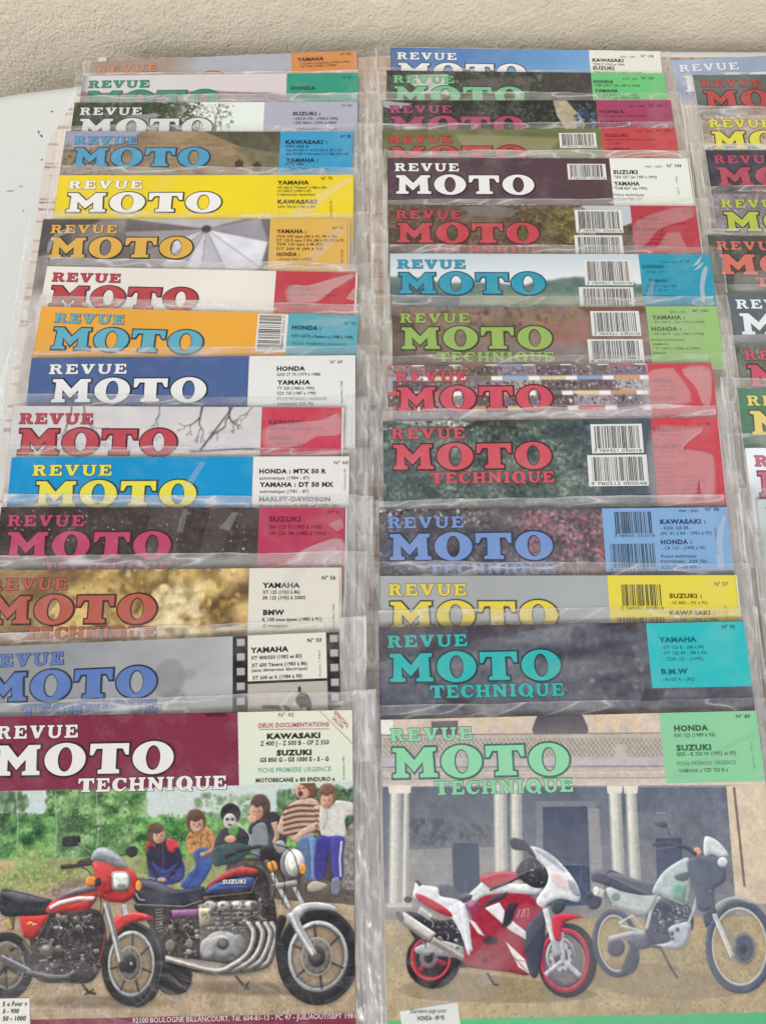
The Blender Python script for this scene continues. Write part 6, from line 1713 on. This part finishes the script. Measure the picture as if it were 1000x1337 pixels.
magazine('B', 9, 'tall dark foliage magazine with coral red lettering, two barcodes and a red panel', art_b9, (216, 80, 94), (84, 40, 50), 166.1, (214, 64, 80), sleeve=LB, edge=(232, 150, 156), pbot=60, bars=[(770, 554, 837, 590.7, 'up'), (767, 593.4, 845, 632, 'low')], text=[
    (851, 896, 564, 5.2, 'YAMAHA :', 'B', (160, 34, 56)), (855, 896, 569.4, 3.3, '- Diversion 600 -', 'n', (168, 40, 60)), (855, 878, 576, 3.3, '(91 et 92)', 'n', (168, 40, 60)), (853, 896, 585, 5.2, 'SUZUKI :', 'B', (160, 34, 56)), (856, 897, 590.6, 3.3, '- DR 350 - (90)', 'n', (168, 40, 60)), (856, 880, 597, 3.3, 'et « S »', 'n', (168, 40, 60))]
    + [(855, 884 if i % 3 else 900, 606 + i * 5.3, 3.1, ('Fiches techniques', 'KAWASAKI', '- KMX 125 - (91)')[i % 3], 'n', (172, 44, 64)) for i in range(9)]
    + [(890, 924, 622 + i * 5.3, 3.0, ('- de 1991 à 1993 -', 'YAMAHA TDR', '- 1992 -')[i % 3], 'n', (172, 44, 64)) for i in range(6)] + [(911, 926, 555.8, 3.8, 'N° 99', 'b', (150, 30, 50))],
    glare=[([(846, 562), (900, 556), (918, 556), (898, 572), (890, 584), (902, 586), (926, 590), (936, 600), (938, 652), (922, 650), (916, 624), (906, 652), (851, 655)], .20)])
magazine('B', 10, 'pink flowers magazine with periwinkle blue lettering and a light blue panel', art_b10, (112, 148, 212), (48, 62, 96), 134, (122, 172, 224), ptop=1.0, pbot=39.2, sleeve=LB, bars=[(797, 666, 853, 702, 'ink'), (792, 707, 859, 746, 'ink')], text=[
    (862, 921.7, 684, 5.8, 'KAWASAKI :', 'B', (44, 70, 116)), (863, 903, 691.2, 4.2, '- KDX 125 SR -', 'b', (50, 80, 126)), (863, 930, 698.2, 4.2, '(90, 91 à 94 - 1992 à 95)', 'n', (50, 80, 126)), (864, 904.5, 710, 5.8, 'HONDA :', 'B', (44, 70, 116)), (865, 923, 716.9, 4.2, '- CR 125 - (1992 à 95)', 'n', (50, 80, 126)), (865, 911, 727.2, 4.2, 'Fiches techniques', 'n', (50, 80, 126)), (865, 928.6, 734.2, 4.2, 'KAWASAKI - ZXR 750 -', 'n', (50, 80, 126)), (865, 917, 741.2, 4.2, 'SUZUKI - RF 600 -', 'n', (50, 80, 126)), (886, 911, 668.4, 3.5, 'mai - juin', 'b', (50, 80, 126)), (920.5, 938, 667.3, 4.6, 'N° 98', 'b', (40, 62, 106)), (940.5, 690, 722, 3, '60 F - 1995', '|', (70, 110, 160))],
    glare=[([(939, 740), (936, 700), (943, 672), (947, 672), (944, 704), (948, 742)], .25)])
magazine('B', 11, 'plain grey magazine with yellow lettering and a yellow panel', art_b11, (236, 216, 64), (90, 84, 62), 133.5, (240, 222, 60), sleeve=LB, edge=(238, 230, 150), bars=[(806, 761, 866, 797, 'ink'), (801, 804, 872, 834, 'ink')], text=[
    (874.5, 917, 781, 5.7, 'SUZUKI :', 'B', (110, 92, 26)), (874.5, 925, 789.2, 4.2, '- VS 800 - (92 à 95)', 'n', (126, 106, 30)), (875.7, 935.5, 803, 5.7, 'KAWASAKI :', 'B', (110, 92, 26)), (876, 940, 811, 4, '- EN 500 - (1990 à 1994)', 'n', (126, 106, 30)), (932.7, 950.4, 765.2, 5, 'N° 57', 'n', (110, 92, 40)), (952, 790, 808, 3, '60 F', '|', (180, 140, 50))])
magazine('B', 12, 'slate grey rock magazine with turquoise lettering and a turquoise panel', art_b12, (40, 190, 188), (38, 72, 84), 154, (34, 198, 204), ptop=.6, pbot=37, sleeve=LB, text=[
    (859.6, 909, 839, 6.6, 'YAMAHA', 'B', (20, 112, 124)), (862, 919, 848, 4.2, '- DT 125 R - (88 à 94)', 'n', (20, 120, 132)), (863.5, 923, 855.2, 4.2, '- DT 125 RE - (88 à 95)', 'n', (20, 120, 132)), (866, 918, 863, 4.2, '- TDR 125 - (1993)', 'n', (20, 120, 132)), (863.5, 898.6, 880, 6.6, 'B.M.W', 'B', (20, 112, 124)), (865, 907.7, 889.2, 4.2, '- R100 R - (92)', 'n', (20, 120, 132)), (941.5, 958.4, 820.8, 4.6, 'N° 92', 'b', (16, 96, 110))],
    glare=[([(700, 866), (790, 852), (846, 870), (800, 884), (730, 884)], .07), ([(500, 822), (600, 818), (570, 838), (520, 860), (500, 860)], .05)])
magazine('B', 13, 'nearest magazine in the middle, two motorcycles before stone arches with green lettering', art_front_right, (140, 222, 170), (66, 116, 112), 155, (136, 216, 160), pbot=37.2, sleeve=LB, ppm=3.6, text=[
    (880, 924.6, 954.7, 7, 'HONDA', 'B', (60, 104, 76)), (880, 933.7, 962.7, 4.7, 'NX 125 (1989 à 95)', 'b', (76, 128, 92)), (883, 928.5, 980.2, 7, 'SUZUKI', 'B', (60, 104, 76)), (883, 961, 987.4, 4.8, 'GSX - R 750 W (1992 et 93)', 'b', (70, 118, 86)), (884, 961, 999.9, 5.2, 'FICHE PREMIERE URGENCE', 't', (84, 150, 112)), (885.6, 950.6, 1009, 4.9, 'YAMAHA « YZF 750 R »', 'n', (70, 118, 86)), (960.5, 979, 938, 4.8, 'N° 89', 'b', (60, 104, 76)), (985.5, 970, 1004, 2.8, 'Janvier 1993', '|', (120, 170, 120)),
    (536, 583, 1323.6, 4.6, 'Dernière page pour', 'n', (100, 108, 110)), (545, 580, 1333, 5, 'HONDA - 89 93', 'b', (50, 54, 58))],
    glare=[([(524, 1060), (560, 1030), (700, 1026), (830, 1090), (1000, 1150), (1000, 1230), (880, 1180), (760, 1130), (640, 1150), (520, 1200)], .05), ([(520, 1340), (650, 1216), (700, 1180), (720, 1190), (600, 1340)], .06),
           ([(700, 1320), (760, 1180), (860, 1160), (1000, 1250), (1000, 1340), (790, 1340)], .07), ([(866, 1016), (984, 956), (988, 960), (900, 1018)], .07), ([(500, 1040), (540, 1036), (530, 1300), (506, 1300)], .08)])
# ---- right column, running out of the picture
CS = dict(sleeve=LC, panel=154, pbot=46)
magazine('C', 0, 'lilac blue magazine with white lettering, farthest of the right column', art_c((152, 170, 198)), (222, 228, 238), (122, 138, 160), pcol=(140, 160, 196), ow=.3, **CS)
magazine('C', 1, 'grey green magazine with red lettering on it in the right column', art_c((92, 106, 102)), (190, 66, 68), (64, 36, 38), pcol=(190, 66, 68), **CS)
magazine('C', 2, 'warm grey magazine with bright yellow lettering in the right column', art_c((164, 152, 142), [(140, 126, 118), (186, 172, 160)], 200, 3), (232, 224, 52), (76, 70, 40), pcol=(232, 224, 52), **CS)
magazine('C', 3, 'very dark blue magazine with crimson lettering in the right column', art_c((56, 58, 74)), (188, 62, 92), (60, 30, 46), pcol=(188, 62, 92), **CS)
magazine('C', 4, 'mauve grey magazine with lime green lettering in the right column', art_c((142, 132, 142), [(96, 90, 100), (176, 170, 178), (120, 112, 120)], 300, 5), (184, 204, 60), (56, 58, 40), pcol=(184, 204, 60), **CS)
magazine('C', 5, 'dark grey green magazine with coral lettering in the right column', art_c((76, 82, 78), [(60, 64, 58), (96, 100, 92), (86, 74, 58)], 260, 6), (224, 110, 96), (86, 50, 46), pcol=(224, 110, 96), glare=[([(14, 30), (40, 26), (52, 44), (12, 44)], .12)], **CS)
magazine('C', 6, 'slate blue magazine with plain white lettering in the right column', art_c((92, 104, 112)), (232, 240, 246), (70, 82, 92), pcol=(226, 230, 232), ow=.2, **CS)
magazine('C', 7, 'leafy green grey magazine with rose pink lettering in the right column', art_c((104, 112, 100), [(160, 172, 156), (70, 84, 72), (130, 126, 96), (190, 194, 186)], 320, 7), (212, 84, 112), (76, 56, 66), pcol=(212, 84, 112), **CS)
magazine('C', 8, 'dull green magazine with pale yellow lettering in the right column', art_c((86, 128, 104)), (234, 214, 116), (96, 96, 60), pcol=(234, 214, 116), **CS)
magazine('C', 9, 'white magazine with rose lettering in the right column', art_c((226, 232, 238)), (206, 112, 138), (130, 66, 92), pcol=(206, 112, 138), **CS)
magazine('C', 10, 'pale sage magazine under the nearest one of the right column', art_c((186, 196, 196)), (120, 140, 150), (70, 84, 92), pcol=(120, 140, 150), **CS)
magazine('C', 11, 'light grey magazine at the near end of the right column', art_c((150, 152, 158)), (206, 208, 214), (90, 94, 100), pcol=(206, 208, 214), **CS)
